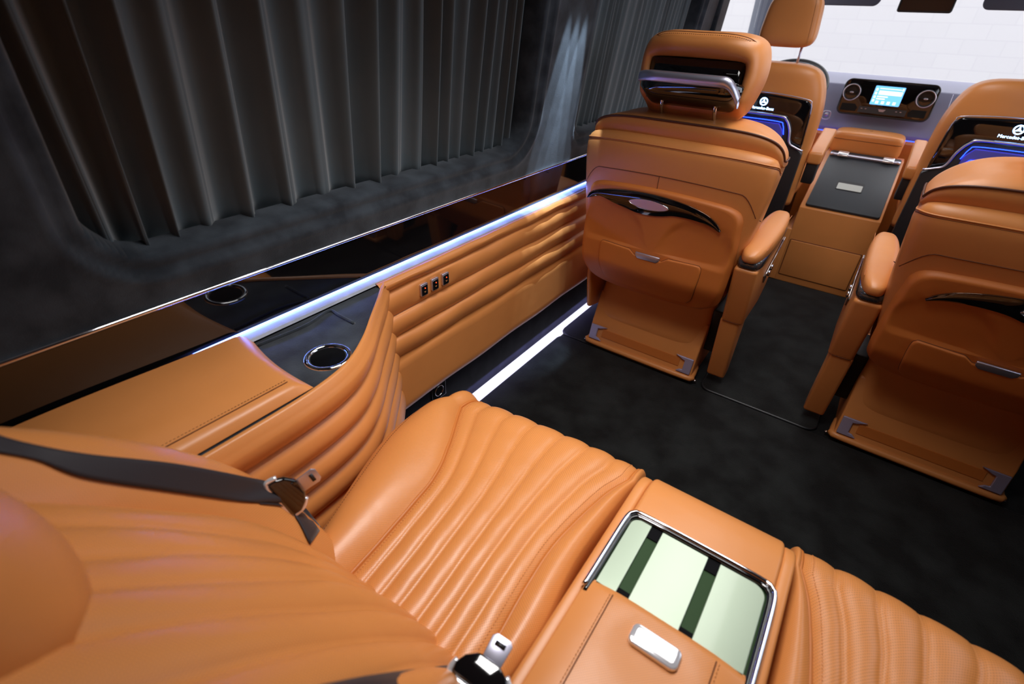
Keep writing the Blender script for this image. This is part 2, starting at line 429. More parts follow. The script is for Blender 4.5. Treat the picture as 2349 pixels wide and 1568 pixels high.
# ================================================================== FLOOR MATS
def mat_(name, label, poly, z=0.012):
    t = thing(name, label, 'floor mat', (float(np.mean([p[0] for p in poly])), float(np.mean([p[1] for p in poly])), 0.0005), 'black piped carpet mats on the floor')
    mk('mat_pile', *prism([(x, y, 0.001) for x, y in poly], (0, 0, 0), (0, 0, z)), M_carpet, t, smooth=False)
    mk('bound_edge', *tube([(x, y, 0.007) for x, y in poly], 0.0055, 8, closed=True), M_plast, t)
    return t
def rpoly(x0, x1, y0, y1, r): return rrect(x0, x1, y0, y1, r, 8)
mat_('floor_mat', 'large black carpet mat between the rear bench and the backs of the two armchairs', rpoly(-0.868, 0.80, 0.35, 1.672, 0.035))
mat_('floor_mat', 'black carpet mat corner showing between the lit left wall and the left armchair base', rpoly(-0.885, -0.33, 1.69, 2.9, 0.04))
mat_('floor_mat', 'black carpet mat in the aisle between the two tan armchairs', rpoly(-0.245, 0.165, 1.69, 2.935, 0.04))

# ================================================================== QUILTED SIDE PANEL
def panel():
    t = thing('quilted_side_panel', 'tan leather wall panel with horizontal quilted rolls below the glowing ledge', 'side panel', (-0.88, 1.5, 0.2))
    zb = [0.640, 0.603, 0.530, 0.461, 0.393, 0.205]
    zs = []
    for a, b_ in zip(zb[:-1], zb[1:]): zs += list(np.linspace(a, b_, 16, endpoint=False))
    zs.append(0.205)
    ys = np.linspace(0.70, 2.9, 260); G = []
    for y in ys:
        col = [(-0.890, y, 0.622), (-0.8875, y, 0.634)]
        for z in zs:
            for a, b_ in zip(zb[:-1], zb[1:]):
                if a >= z > b_ - 1e-9: break
            q = (a - z) / (a - b_)
            wob = 0.0015 * math.sin(y * 23 + a * 40) + 0.001 * math.sin(y * 51 + a * 90)
            if b_ > 0.21: h = (0.021 + wob) * (math.sin(math.pi * min(q, 1)) ** 0.5 if 0 < q < 1 else 0) * (1 - 0.45 * q)
            else: h = 0.012 * sm(0, 0.10, q) * (1 - 0.6 * sm(0.9, 1.0, q))
            zz = z + 0.0022 * math.sin(y * 17 + a * 60) * (0.2 < z < 0.63)
            # pad around the switches
            dy = (y - 0.892) / 0.085; dz = (z - 0.570) / 0.034
            k = math.exp(-(dy ** 4 + dz ** 4))
            h = h * (1 - k) + 0.0125 * k
            col.append((-0.886 + h, y, zz))
        col.append((-0.905, y, 0.2)); G.append(col)
    mk('quilted_leather', *gridf(G), M_lea, t)
    # three switches
    for k, yy in enumerate((0.846, 0.889, 0.932)):
        zc = 0.571 + 0.0
        sw = mk('switch', *prism([(-0.874, y, z) for y, z in rrect(yy - 0.0135, yy + 0.0135, zc - 0.018, zc + 0.018, 0.004, 4)], (0, 0, 0), (0.007, 0, 0)), M_satin, t, mods=[bev(0.0012, 2)])
        mk('switch_face', *prism([(-0.8672, y, z) for y, z in rrect(yy - 0.0105, yy + 0.0105, zc - 0.015, zc + 0.013, 0.003, 4)], (0, 0, 0), (0.0016, 0, 0)), M_gloss, sw, smooth=False)
        mk('indicator_light', *lathe([(0.0001, 0.0015), (0.0018, 0.001), (0.0018, 0)], (-0.8656, yy + 0.001, zc + 0.005), 0, 12), M_redled, sw)
        mk('symbol', *tube([(-0.8654, yy - 0.003, zc - 0.004), (-0.8654, yy, zc - 0.0075), (-0.8654, yy + 0.003, zc - 0.004)], 0.0006, 5), M_thread, sw)
panel()
# power socket low on the wall
c = PX(1006, 888, -0.905)
t = thing('wall_socket', 'small black square socket with a silver ring low on the left wall', 'socket', (-0.911, c[1], c[2] - 0.03))
rbox('socket_plate', -0.911, -0.902, c[1] - 0.032, c[1] + 0.032, c[2] - 0.045, c[2] + 0.025, M_gloss, 0.002, t)
mk('socket_ring', *tube([(-0.9015, c[1] + 0.019 * math.cos(a), c[2] - 0.012 + 0.019 * math.sin(a)) for a in np.linspace(0, 2 * math.pi, 36, endpoint=False)], 0.0011, 6, closed=True), M_chrome, t)
mk('silver_line', *tube([(-0.9015, c[1] - 0.024, c[2] + 0.014), (-0.9015, c[1] + 0.024, c[2] + 0.014)], 0.0012, 6), M_chrome, t)

# ================================================================== CURTAINS
def curtain(name, label, y0, y1, z0, z1, per, amp, off, seed, mat=M_curt):
    rnd = random.Random(seed); ys = [];
    n = int((y1 - y0) / 0.0022); ph = []
    p = 0; 
    for i in range(n + 1):
        y = y0 + (y1 - y0) * i / n
        loc = per * (1.22 - 0.42 * (y - y0) / (y1 - y0)) * (1 + 0.22 * math.sin(y * 7.1 + seed) + 0.2 * math.sin(y * 13.7 + seed * 2))
        p += 2 * math.pi * 0.0022 / loc; ph.append(p)
    G = []
    rows = 26
    for j in range(rows):
        z = z0 + (z1 - z0) * j / (rows - 1); g = []
        for i in range(n + 1):
            y = y0 + (y1 - y0) * i / n
            a = amp * (1.15 - 0.45 * (y - y0) / (y1 - y0)) * (0.8 + 0.3 * math.sin(ph[i] * 0.31 + seed))
            s = math.sin(ph[i] + 0.25 * math.sin(z * 3 + ph[i] * 0.2))
            x = wx(z) + off + a * (math.copysign(abs(s) ** 0.8, s)) + 0.25 * a * math.sin(2 * ph[i] + 1)
            yy = y + 0.012 * math.sin(ph[i] * 0.17 + z * 2.0) + 0.35 * a * math.cos(ph[i])
            g.append((x, yy, z))
        G.append(g)
    V, F = gridf(G)
    o = mk(name, V, F, mat, origin=(wx(z0) + off, (y0 + y1) / 2, z0), mods=[('SOLIDIFY', dict(thickness=0.0015))])
    return tag(o, label, 'curtain')
curtain('curtain', 'dark grey curtain in deep folds across the large left window', 0.15, 1.43, 0.832, 1.75, 0.068, 0.029, -0.078, 3)
curtain('curtain', 'dark grey finely pleated curtain in the far left window behind the armchair headrest', 1.655, 2.70, 0.832, 1.75, 0.040, 0.009, -0.066, 5)

# pillar reading lights
def reading_light(y, zc, label, n, dy, power, rowoff=0.045):
    t = thing('reading_light', label, 'reading light', (wx(zc) + 0.0, y, zc), 'reading lights on the left pillars')
    rbox('lamp_housing', wx(zc) - 0.002, wx(zc) + rowoff + 0.03, y - 0.09, y + 0.09, zc, zc + 0.03, M_plast, 0.006, t)
    for k in range(n):
        yy = y + (k - (n - 1) / 2) * dy
        mk('lens', *lathe([(0.0001, 0), (0.009, 0), (0.010, 0.004)], (wx(zc) + rowoff, yy, zc - 0.002), 2, 20), M_lamp, t)
        s = spot('reading_spot', (wx(zc) + rowoff, yy, zc - 0.006), (wx(zc - 0.7) + 0.045, yy - 0.03, zc - 0.7), power, (0.55, 0.75, 1.0), 17, 0.25)
reading_light(1.555, 1.50, 'black lamp bar above three blue white beams on the pillar between curtains', 3, 0.05, 34)
reading_light(2.80, 1.42, 'small black lamp bar above two beams on the far pillar by the cab', 2, 0.05, 22)

# ================================================================== SIDE CONSOLE
def side_console():
    t = thing('side_console', 'tan leather side console with suede tray and cup holder beside the rear seat', 'console', (-0.78, 0.25, 0.0))
    zt = 0.632
    outer = cat([(-0.893, 0.742), (-0.84, 0.682), (-0.775, 0.600), (-0.715, 0.525), (-0.672, 0.448), (-0.652, 0.350), (-0.648, 0.20), (-0.650, 0.0), (-0.650, -0.35)], 110)
    poly = [(x, y) for x, y in outer] + [(-0.905, -0.35), (-0.905, 0.742)]
    # side skin with rolls
    zb = [0.640, 0.566, 0.498, 0.430, 0.362, 0.294, 0.20]
    tng = np.gradient(outer, axis=0); nrm = np.stack([tng[:, 1], -tng[:, 0]], 1); nrm /= np.linalg.norm(nrm, axis=1)[:, None]; nrm *= -1
    if nrm[60][0] < 0: nrm *= -1
    G = []
    for i, (x, y) in enumerate(outer):
        col = [(x - nrm[i][0] * 0.012, y - nrm[i][1] * 0.012, zt)]
        fl = 0.5 + 0.5 * sm(0, 30, i)
        for a, b_ in zip(zb[:-1], zb[1:]):
            for q in np.linspace(0, 1, 14, endpoint=False):
                z = a + (b_ - a) * q
                h = 0.021 * fl * math.sin(math.pi * q) ** 0.5 - 0.012 * fl + 0.05 * (0.64 - z) * sm(0, 50, 60 - i) * 0.6
                if a > 0.63 and q < 0.3: h = 0.017 * fl * math.sin(math.pi * q) ** 0.8 - 0.010 * fl
                col.append((x + nrm[i][0] * h, y + nrm[i][1] * h, z))
        col.append((x, y, 0.20)); col.append((x - nrm[i][0] * 0.02, y - nrm[i][1] * 0.02, 0.02)); G.append(col)
    mk('quilted_side', *gridf(G), M_lea, t)
    inner = [(x - nrm[i][0] * 0.010, y - nrm[i][1] * 0.010) for i, (x, y) in enumerate(outer)] + [(-0.8865, -0.35), (-0.8865, 0.742)]
    tray = mk('suede_tray', *prism([(x, y, zt - 0.03) for x, y in inner], (0, 0, 0), (0, 0, 0.029)), M_suede, t, smooth=False)
    # raised rim of the recess
    rim = [PZ(u, v, zt + 0.001) for u, v in ((592, 792), (700, 747), (748, 716), (763, 713), (776, 722), (812, 741))]
    mk('recess_edge', *tube(cat(rim, 30), 0.0035, 8), M_suede, tray)
    # cup holder
    cc = PZ(752, 818, zt)
    ch = mk('cup_holder', *lathe([(0.030, -0.07), (0.034, -0.004), (0.0355, 0.002), (0.040, 0.0035), (0.0445, 0.002), (0.0455, -0.002), (0.0455, -0.01)], (cc[0], cc[1], zt), 2, 64), M_chrome, t)
    mk('cup_well_shade', *lathe([(0.0001, 0.0015), (0.033, 0.0015), (0.0335, -0.002)], (cc[0], cc[1], zt - 0.002), 2, 48), simple('well_shade_black', (0.002, 0.002, 0.003), 1.0, 0, 0.1), ch)  # flat black disc painted as the shade inside a deeper well
    # armrest pad
    f0 = PZ(543, 783, 0.655); f1 = PZ(708, 885, 0.640)
    def pad():
        rows = []
        x0, x1 = -0.900, -0.672
        for y in np.concatenate([np.linspace(0.0, 0.02, 5), np.linspace(0.03, 0.70, 30)]):
            yy_front = np.array([0.372, 0.352])
            row = []
            for s in np.linspace(0, 1, 40):
                x = x0 + (x1 - x0) * s
                yf = 0.385 * (1 - s) + 0.366 * s - 0.01 * math.sin(math.pi * s)
                yy = yf - y
                edge = sm(0, 0.03, y) ** 0.5
                crown = 0.030 * (1 - abs(2 * s - 0.9) ** 3.0 if abs(2 * s - 0.9) < 1 else 0)
                h = 0.634 + edge * (0.016 + 0.012 * max(0, math.sin(math.pi * min(1, s * 0.9 + 0.1))) )
                if s > 0.93: h = 0.634 + (h - 0.634) * math.sqrt(max(0, 1 - ((s - 0.93) / 0.07) ** 2))
                h += 0.012 * sm(0.0, 0.35, y) * (1 - sm(0.7, 1.0, s))
                row.append((x, yy, h))
            rows.append(row)
        return rows
    G = pad(); V, F = gridf(G)
    mk('armrest_pad', V, F, M_lea, t)
    # seam along the pad edge
    sp = [(G[i][35][0], G[i][35][1], G[i][35][2] + 0.0012) for i in range(5, len(G))]
    mk('seam', *tube(sp, 0.0008, 5), M_seam, t); mk('stitching', *stitches([(a - 0.006, b_, c_ + 0.0006) for a, b_, c_ in sp]), M_seam, t)
side_console()

# ================================================================== REAR SEATS
ZC = 0.45
def rear_seat(label):
    t = thing('rear_armchair', label, 'seat', (-0.39, 0.4, 0.0), 'quilted rear bench seats')
    NS = 60
    # boundaries on the z=.45 plane, back -> front
    def cv(px, z=ZC, n=NS): return cat([PZ(u, v, z)[:2] for u, v in px], n)
    Lp = cv([(777, 1330), (838, 1268), (900, 1202), (992, 1095), (1026, 1022), (1049, 945), (1063, 905)])
    Rp = cv([(1075, 1568), (1145, 1450), (1217, 1328), (1282, 1236), (1382, 1137), (1436, 1099), (1474, 1078)])
    Lo = cv([(712, 1232), (790, 1120), (870, 1010), (930, 952), (985, 915), (1020, 904), (1052, 903)])
    Ro = cv([(1150, 1568), (1244, 1435), (1330, 1270), (1447, 1116), (1478, 1092)])
    fr_px = [(1063, 896), (1114, 900), (1175, 919), (1237, 942), (1302, 972), (1361, 1003), (1424, 1034), (1480, 1066)]
    bk_px = [(777, 1330), (812, 1356), (848, 1390), (884, 1426), (927, 1460), (967, 1496), (1010, 1535), (1075, 1568)]
    fx = np.array([PZ(u, v, ZC)[0] for u, v in fr_px]); bx_ = np.array([PZ(u, v, ZC)[0] for u, v in bk_px])
    ff = (fx - fx[0]) / (fx[-1] - fx[0]); bf = (bx_ - bx_[0]) / (bx_[-1] - bx_[0])
    K = 9  # samples per channel
    def topz(s): return 0.438 + 0.016 * math.sin(math.pi * min(s * 0.8 + 0.1, 1)) 
    def roll(base_pts, heights, s_extra=18, rad=0.060, yf=0.075):
        """append the front roll to each column: base_pts (x,y), returns extra rows"""
        rows = []
        for k in range(1, s_extra + 1):
            a = k / s_extra
            if a <= 0.55:
                q = a / 0.55 * math.pi / 2
                dy = yf * math.sin(q); dz = -rad * (1 - math.cos(q))
            else:
                dy = yf - 0.02 * (a - 0.55); dz = -rad - (a - 0.55) / 0.45 * 0.26
            rows.append([(x, y + dy, h + dz) for (x, y), h in zip(base_pts, heights)])
        return rows
    # ---- centre insert
    rows = []; uvr = []
    for i in range(NS):
        s = i / (NS - 1); f = bf * (1 - s) + ff * s
        row = []
        for c_ in range(7):
            for k in range(K if c_ < 6 else K + 1):
                q = k / K; ft = f[c_] + (f[c_ + 1] - f[c_]) * q
                x = Lp[i][0] + (Rp[i][0] - Lp[i][0]) * ft; y = Lp[i][1] + (Rp[i][1] - Lp[i][1]) * ft
                h = 0.0075 * (math.sin(math.pi * q) ** 0.6 if 0 < q < 1 else 0)
                wr = 0.0005 * math.sin(y * 90 + x * 40) * math.sin(x * 70)
                row.append((x, y, topz(s) + h + wr - 0.012 * abs(2 * ft - 1) ** 3))
        rows.append(row)
    base = [(p[0], p[1]) for p in rows[-1]]; hs = [p[2] for p in rows[-1]]
    # stop the flat part before the front edge, then roll
    cut = int(NS * 0.93); base = [(p[0], p[1]) for p in rows[cut]]; hs = [p[2] for p in rows[cut]]
    G = rows[:cut + 1] + roll(base, hs)
    mk('seat_cushion', *gridf(G), M_perf, t, uv=griduv(G))
    G = np.array(G)
    seams = [G[:, K * c_] + np.array([0, 0, 0.0006]) for c_ in range(1, 7)]
    for sp in seams: mk('seam_stitching', *stitches([(p[0] + 0.003, p[1], p[2] + 0.0012) for p in sp[:cut + 8]]), M_thread, t)
    # ---- piping
    def lip(idx): return [tuple(p + np.array([0, 0, 0.0045])) for p in G[:, idx]]
    mk('piping', *tube(lip(0), 0.0040, 8), M_pipe, t); mk('piping', *tube(lip(-1), 0.0040, 8), M_pipe, t)
    for idx in (3, -4): mk('seam_stitching', *stitches([(p[0], p[1], p[2] + 0.0012) for p in G[:cut + 8, idx]]), M_thread, t)
    # ---- bolsters
    def bolster(A, B, amp, lean, zoutA, name, outer_first=True, arch=1.0):
        rows = []
        for i in range(cut + 1):
            s = i / (NS - 1); row = []
            za = topz(s) - 0.006
            for q in np.linspace(0, 1, 22):
                x = A[i][0] + (B[i][0] - A[i][0]) * q; y = A[i][1] + (B[i][1] - A[i][1]) * q
                fall = (1 - sm(0.80, 1.0, s) * 0.5)
                h = amp * fall * math.sin(math.pi * q ** lean) ** 0.8 if 0 < q < 1 else 0
                row.append((x, y, za * (q) + (za + zoutA) * (1 - q) + h))
            rows.append(row)
        b2 = [(p[0], p[1]) for p in rows[-1]]; h2 = [p[2] for p in rows[-1]]
        rows += roll(b2, h2)
        # outer skirt
        out = []
        for r_ in rows:
            x, y, z = r_[0]; sk = [(x + 0.0, y, max(z - 0.30, 0.06)), (x - 0.004 * np.sign(B[5][0] - A[5][0]), y, z - 0.10), (x - 0.005 * np.sign(B[5][0] - A[5][0]), y, z - 0.02)]
            out.append(sk + list(r_))
        o = mk(name, *gridf(out), M_perf2, t, uv=griduv(out)); return rows
    rb = bolster(Lo, Lp, 0.034, 0.9, -0.010, 'side_bolster')
    sp = [np.array(r_[3]) + [0, 0, 0.0008] for r_ in rb]
    mk('seam_stitching', *stitches(sp[:-6]), M_seam, t)
    rb2 = bolster(Ro, Rp, 0.012, 1.0, 0.0, 'side_bolster')
    # seat box underneath
    rbox('seat_base', -0.60, -0.17, 0.02, 0.66, 0.01, 0.38, M_lea, 0.02, t)
    # ---- backrest
    prof = np.array([(0.24, 0.395), (0.222, 0.44), (0.190, 0.52), (0.150, 0.60), (0.098, 0.68), (0.035, 0.76), (-0.04, 0.84), (-0.12, 0.92), (-0.19, 0.99), (-0.26, 1.05)])
    pf = cat(prof, 60)
    tn = np.gradient(pf, axis=0); nn = np.stack([tn[:, 1], -tn[:, 0]], 1); nn /= np.linalg.norm(nn, axis=1)[:, None]
    if nn[20][0] < 0: nn = -nn
    def bx(q):   # left and right edge of the pleated field, by height
        l = -0.462 - 0.055 * sm(0, 0.35, q) + 0.02 * sm(0.6, 1, q); r = -0.190 + 0.03 * sm(0, 0.4, q); return l, r
    rows = []
    for i in range(60):
        q = i / 59; l, r_ = bx(q); row = []
        for c_ in range(7):
            for k in range(K if c_ < 6 else K + 1):
                qq = k / K; ft = (c_ + qq) / 7; ft2 = ft + 0.03 * math.sin(math.pi * ft) * math.sin(q * 5)
                x = l + (r_ - l) * ft2
                h = (0.0105 * (1 - 0.2 * q)) * (math.sin(math.pi * qq) ** 0.6 if 0 < qq < 1 else 0) + 0.014 * math.sin(math.pi * ft) + 0.004 * math.sin(x * 40 + q * 9) * math.sin(q * 7)
                row.append((x, pf[i][0] + nn[i][0] * h, pf[i][1] + nn[i][1] * h))
        rows.append(row)
    mk('backrest_cushion', *gridf(rows), M_perf2, t, uv=griduv(rows))
    # backrest side wings
    def wing(fx0, fx1, amp, name):
        rows = []
        for i in range(60):
            q = i / 59; a, b_ = fx0(q), fx1(q); row = []
            for s in np.linspace(0, 1, 30):
                x = a + (b_ - a) * s
                h = amp(q) * math.sin(math.pi * min(1, s * 0.93)) ** 0.85
                if s > 0.9: h -= 0.05 * ((s - 0.9) / 0.1) ** 2
                row.append((x, pf[i][0] + nn[i][0] * h, pf[i][1] + nn[i][1] * h))
            x, y, z = row[-1]; row += [(x + 0.0, y - 0.10, z - 0.06)]
            rows.append(row)
        mk(name, *gridf(rows), M_perf2, t, uv=griduv(rows))
    wing(lambda q: bx(q)[0] + 0.001, lambda q: -0.555 - 0.085 * sm(0.0, 0.25, q) + 0.0 * q, lambda q: 0.030 + 0.02 * math.sin(math.pi * min(1, q * 1.3)), 'backrest_bolster')
    wing(lambda q: bx(q)[1] - 0.001, lambda q: -0.145 + 0.01 * q, lambda q: 0.014, 'backrest_bolster')
    # backrest rear body
    Vb = []
    rr = []
    for i in range(0, 60, 3):
        y, z = pf[i]; y -= 0.02 * 1
        rr.append([(-0.61, y - 0.02, z - 0.02), (-0.17, y - 0.02, z - 0.02), (-0.17, y - 0.16, z - 0.10), (-0.61, y - 0.16, z - 0.10)])
    mk('backrest_shell', *loftcap(rr), M_lea, t, mods=[bev(0.02, 3)])
    # headrest
    def hf(v):
        return np.array([v[0], v[1] - 0.25 * v[2] + 0.02 * (1 - (v[0] / 0.16) ** 2), v[2]])
    mk('headrest', *superell((-0.385, -0.125, 0.905), (0.100, 0.095, 0.105), 2.6, 56, 36, hf), M_lea, t)
    mk('headrest_post', *tube([(-0.43, -0.19, 0.90), (-0.43, -0.17, 0.80)], 0.006, 10), M_chrome, t)
    mk('headrest_post', *tube([(-0.34, -0.19, 0.90), (-0.34, -0.17, 0.80)], 0.006, 10), M_chrome, t)
    return t
seatL = rear_seat('nearest rear seat with perforated pleated tan leather, left of the centre console')
# mirrored seat on the other side of the console
def mirror_tree(o, parent=None, x0=-0.017):
    c = o.copy(); COL.objects.link(c); c.parent = parent
    if o.data:
        c.data = o.data.copy(); me = c.data
        for v in me.vertices: v.co.x = -v.co.x
        me.flip_normals()
    ORG[c] = ORG[o] * np.array([-1, 1, 1]) + np.array([2 * x0, 0, 0])
    if parent is not None: c.location.x = -c.location.x
    for ch in list(o.children): mirror_tree(ch, c)
    return c
seatR = mirror_tree(seatL)
seatR.location = (2 * -0.017 + 0.39, 0.4, 0.0)
seatR['label'] = 'rear seat of pleated tan leather at the bottom right, right of the centre console'

# ================================================================== REAR CENTRE CONSOLE
def centre_console():
    t = thing('armrest_console', 'tan leather console between the rear seats with chrome framed tray and armrest lid', 'console', (-0.01, 0.45, 0.0))
    zt = 0.497
    # body: side profile extruded with rounded front
    prof = [(0.05, 0.02), (0.05, zt - 0.012), (0.63, zt - 0.012)] + [(0.63 + 0.085 * math.sin(a), zt - 0.012 - 0.085 * (1 - math.cos(a))) for a in np.linspace(0.1, math.pi / 2, 10)] + [(0.72, 0.02)]
    mk('console_body', *prism([(-0.150, y, z) for y, z in prof], (0, 0, 0), (0.268, 0, 0)), M_lea, t, mods=[bev(0.012, 4, 35)])
    prof2 = [(0.575, 0.30), (0.575, zt), (0.635, zt + 0.001)] + [(0.635 + 0.09 * math.sin(a), zt - 0.09 * (1 - math.cos(a))) for a in np.linspace(0.1, math.pi / 2, 12)] + [(0.73, 0.30)]
    mk('console_front_pad', *prism([(-0.128, y, z) for y, z in prof2], (0, 0, 0), (0.232, 0, 0)), M_lea, t, mods=[bev(0.007, 4, 35)])
    for x in (-0.139, 0.112):
        mk('side_strip', *prism([(x - 0.010, y, z) for y, z in [(0.05, zt - 0.03), (0.05, zt - 0.004), (0.632, zt - 0.004)] + [(0.632 + 0.086 * math.sin(a), zt - 0.004 - 0.086 * (1 - math.cos(a))) for a in np.linspace(0.1, math.pi / 2, 10)] + [(0.70, 0.30)]], (0, 0, 0), (0.021, 0, 0)), M_lea, t, mods=[bev(0.006, 3, 35)])
    # tray frame: U shaped chrome
    x0, x1, y0, y1 = -0.131, 0.106, 0.41, 0.580
    path = cat([(x0, y0), (x0, 0.50), (x0 + 0.001, y1 - 0.022), (x0 + 0.007, y1 - 0.006), (x0 + 0.024, y1), (-0.01, y1 + 0.001), (x1 - 0.024, y1), (x1 - 0.007, y1 - 0.006), (x1 - 0.001, y1 - 0.022), (x1, 0.50), (x1, y0)], 90)
    tr = mk('tray_frame', *tube([(x, y, zt + 0.004) for x, y in path], 0.0042, 10), M_chrome, t)
    path2 = [(x * 0.955 - 0.0005, y - 0.007) for x, y in path]
    mk('frame_lip', *tube([(x, y, zt + 0.0025) for x, y in path2], 0.0040, 8), M_gloss, tr)
    mk('tray_bed', *box(x0 + 0.004, x1 - 0.004, y0, y1 - 0.006, zt - 0.02, zt - 0.002), M_green, t, smooth=False)
    # pale plates
    def plate(a, b_, cl=0.0, cr_=0.0):
        pts = []
        yb, yt = y0 + 0.0, y1 - 0.011
        for (xx, yy) in rrect(a, b_, yb, yt, 0.001, 1): pts.append((xx, yy))
        if cl:
            pts = [(b_, yb), (b_, yt), (a + cl, yt)] + [(a + cl - cl * math.sin(q), yt - cl + cl * math.cos(q)) for q in np.linspace(0.15, math.pi / 2, 8)] + [(a, yb)]
        if cr_:
            pts = [(a, yb), (b_, yb)] + [(b_ - cr_ + cr_ * math.cos(q), yt - cr_ + cr_ * math.sin(q)) for q in np.linspace(0, math.pi / 2 - 0.1, 8)] + [(b_ - cr_, yt), (a, yt)]
        n = 14; 
        o = mk('tray_plate', *prism([(x, y, zt - 0.001) for x, y in pts], (0, 0, 0), (0, 0, 0.003)), M_pale, t, smooth=False, mods=[bev(0.0008, 2)])
        return o
    plate(-0.120, -0.088, cl=0.016); plate(-0.069, 0.006); plate(0.025, 0.094, cr_=0.02)
    for a, b_ in ((-0.088, -0.069), (0.006, 0.025)):
        mk('slot_end', *box(a, b_, y1 - 0.034, y1 - 0.010, zt - 0.002, zt + 0.0005), M_slot, t, smooth=False)
        mk('slot_end', *box(a, b_, y0 + 0.0, y0 + 0.030, zt - 0.002, zt + 0.0005), M_slot, t, smooth=False)
    # armrest lid
    def lidgrid(xa, xb, lift, fn=None, nx=20, ny=40):
        G = []
        for i in range(ny):
            s = i / (ny - 1); yy = 0.434 - 0.40 * s
            e = math.sqrt(max(0, 1 - (1 - min(1, s / 0.04)) ** 2))
            row = []
            for j in range(nx):
                q = j / (nx - 1); x = xa + (xb - xa) * q
                row.append((x, yy - 0.0 , zt - 0.002 + (0.016 + lift) * e + (fn(x, yy) if fn else 0)))
            G.append(row)
        return G
    def crown(x, y):
        z = -0.012 * abs((x + 0.0125) / 0.12) ** 4
        r = math.hypot((x + 0.008) / 0.055, (y - 0.375) / 0.038); return z - 0.004 * math.exp(-r ** 4)
    lid = mk('armrest_lid', *gridf(lidgrid(-0.130, 0.105, 0, crown, 60)), M_lea, t)
    G = lidgrid(-0.088, 0.060, 0.0008, crown, 40)
    mk('perforated_inlay', *gridf(G), M_perf2, lid, uv=griduv(G))
    for x in (-0.088, 0.060):
        L_ = [(x, yy, zt + 0.0155 + crown(x, yy)) for yy in np.linspace(0.416, 0.04, 60)]
        mk('seam', *tube(L_, 0.0009, 6), M_seam, lid); mk('stitching', *stitches([(a + math.copysign(0.004, x), b_, c_ + 0.0004) for a, b_, c_ in L_]), M_thread, lid)
    mk('lid_block', *box(-0.128, 0.103, 0.04, 0.428, zt - 0.03, zt + 0.002), M_lea, lid, smooth=False)
    # push plate
    c_ = PZ(1502, 1482, zt + 0.016)
    # its long side runs along x
    pl = mk('release_button', *prism([(c_[0] + x, c_[1] + y, zt + 0.008) for x, y in rrect(-0.034, 0.034, -0.0155, 0.0155, 0.009, 6)], (0, 0, 0), (0, 0, 0.011)), M_white, t, mods=[bev(0.003, 3, 60)], label='white and silver button')
    mk('button_face', *prism([(c_[0] + x, c_[1] + y, zt + 0.0185) for x, y in rrect(-0.027, 0.027, -0.009, 0.009, 0.004, 6)], (0, 0, 0), (0, 0, 0.0012)), M_white, pl, smooth=False)
    # upright part of the armrest niche behind the lid
    rr = []
    for y, z in ((0.05, 0.02), (0.05, 0.48), (0.02, 0.56), (-0.06, 0.66), (-0.14, 0.76), (-0.2, 0.84)):
        rr.append([(-0.135, y, z), (0.11, y, z), (0.11, y - 0.12, z - 0.02), (-0.135, y - 0.12, z - 0.02)])
    mk('back_cushion', *loftcap(rr), M_lea, t, mods=[bev(0.015, 3)])
centre_console()

# ================================================================== SEAT BELTS
def buckle(parent, c, ax, nz, size=1.0):
    """tongue: c centre, ax = direction across the belt (long side), nz = rough direction of the latch plate"""
    ax = np.array(ax, float); ax /= np.linalg.norm(ax); ay = np.array(nz, float); ay -= ax * ay.dot(ax); ay /= np.linalg.norm(ay); nz = np.cross(ax, ay)
    if nz.dot(CAMP - np.array(c)) < 0: nz = -nz
    def W(x, y, z): return np.array(c) + (ax * x + ay * y + nz * z) * size
    body = [(-0.030, -0.010), (0.030, -0.010), (0.031, 0.002), (0.022, 0.013), (0.010, 0.019), (-0.014, 0.019), (-0.026, 0.010), (-0.031, 0.0)]
    mk('tongue_cover', *prism([W(x, y, 0.001) for x, y in body], (0, 0, 0), nz * 0.009 * size), M_gloss, parent, mods=[bev(0.003, 3, 30)])
    mk('chrome_edge', *tube([W(x, y, 0.005) for x, y in cat([(0.020, 0.015), (0.030, 0.006), (0.033, -0.006), (0.029, -0.012), (0.0, -0.0125), (-0.029, -0.012), (-0.033, -0.006), (-0.031, 0.003)], 40)], 0.0034 * size, 8), M_white, parent, label='white chrome edge')
    mk('latch_plate', *prism([W(x, y, 0.003) for x, y in [(-0.011, 0.018), (0.011, 0.018), (0.012, 0.040), (0.008, 0.044), (-0.008, 0.044), (-0.012, 0.040)]], (0, 0, 0), nz * 0.0022 * size), M_satin, parent, mods=[bev(0.0006, 2)])
    mk('latch_slot', *prism([W(x, y, 0.0054) for x, y in [(-0.006, 0.033), (0.006, 0.033), (0.006, 0.038), (-0.006, 0.038)]], (0, 0, 0), nz * 0.0006 * size), M_plast, parent)
def belt(label, pts, sides, c, ax, nz, w_=0.046, size=1.0):
    t = thing('seat_belt', label, 'seat belt', tuple(pts[-1]))
    p = cat(pts, 60); s = cat(sides, 60)
    mk('webbing', *ribbon(p, s, w_, 0.0014), M_belt, t)
    buckle(t, c, ax, nz, size)
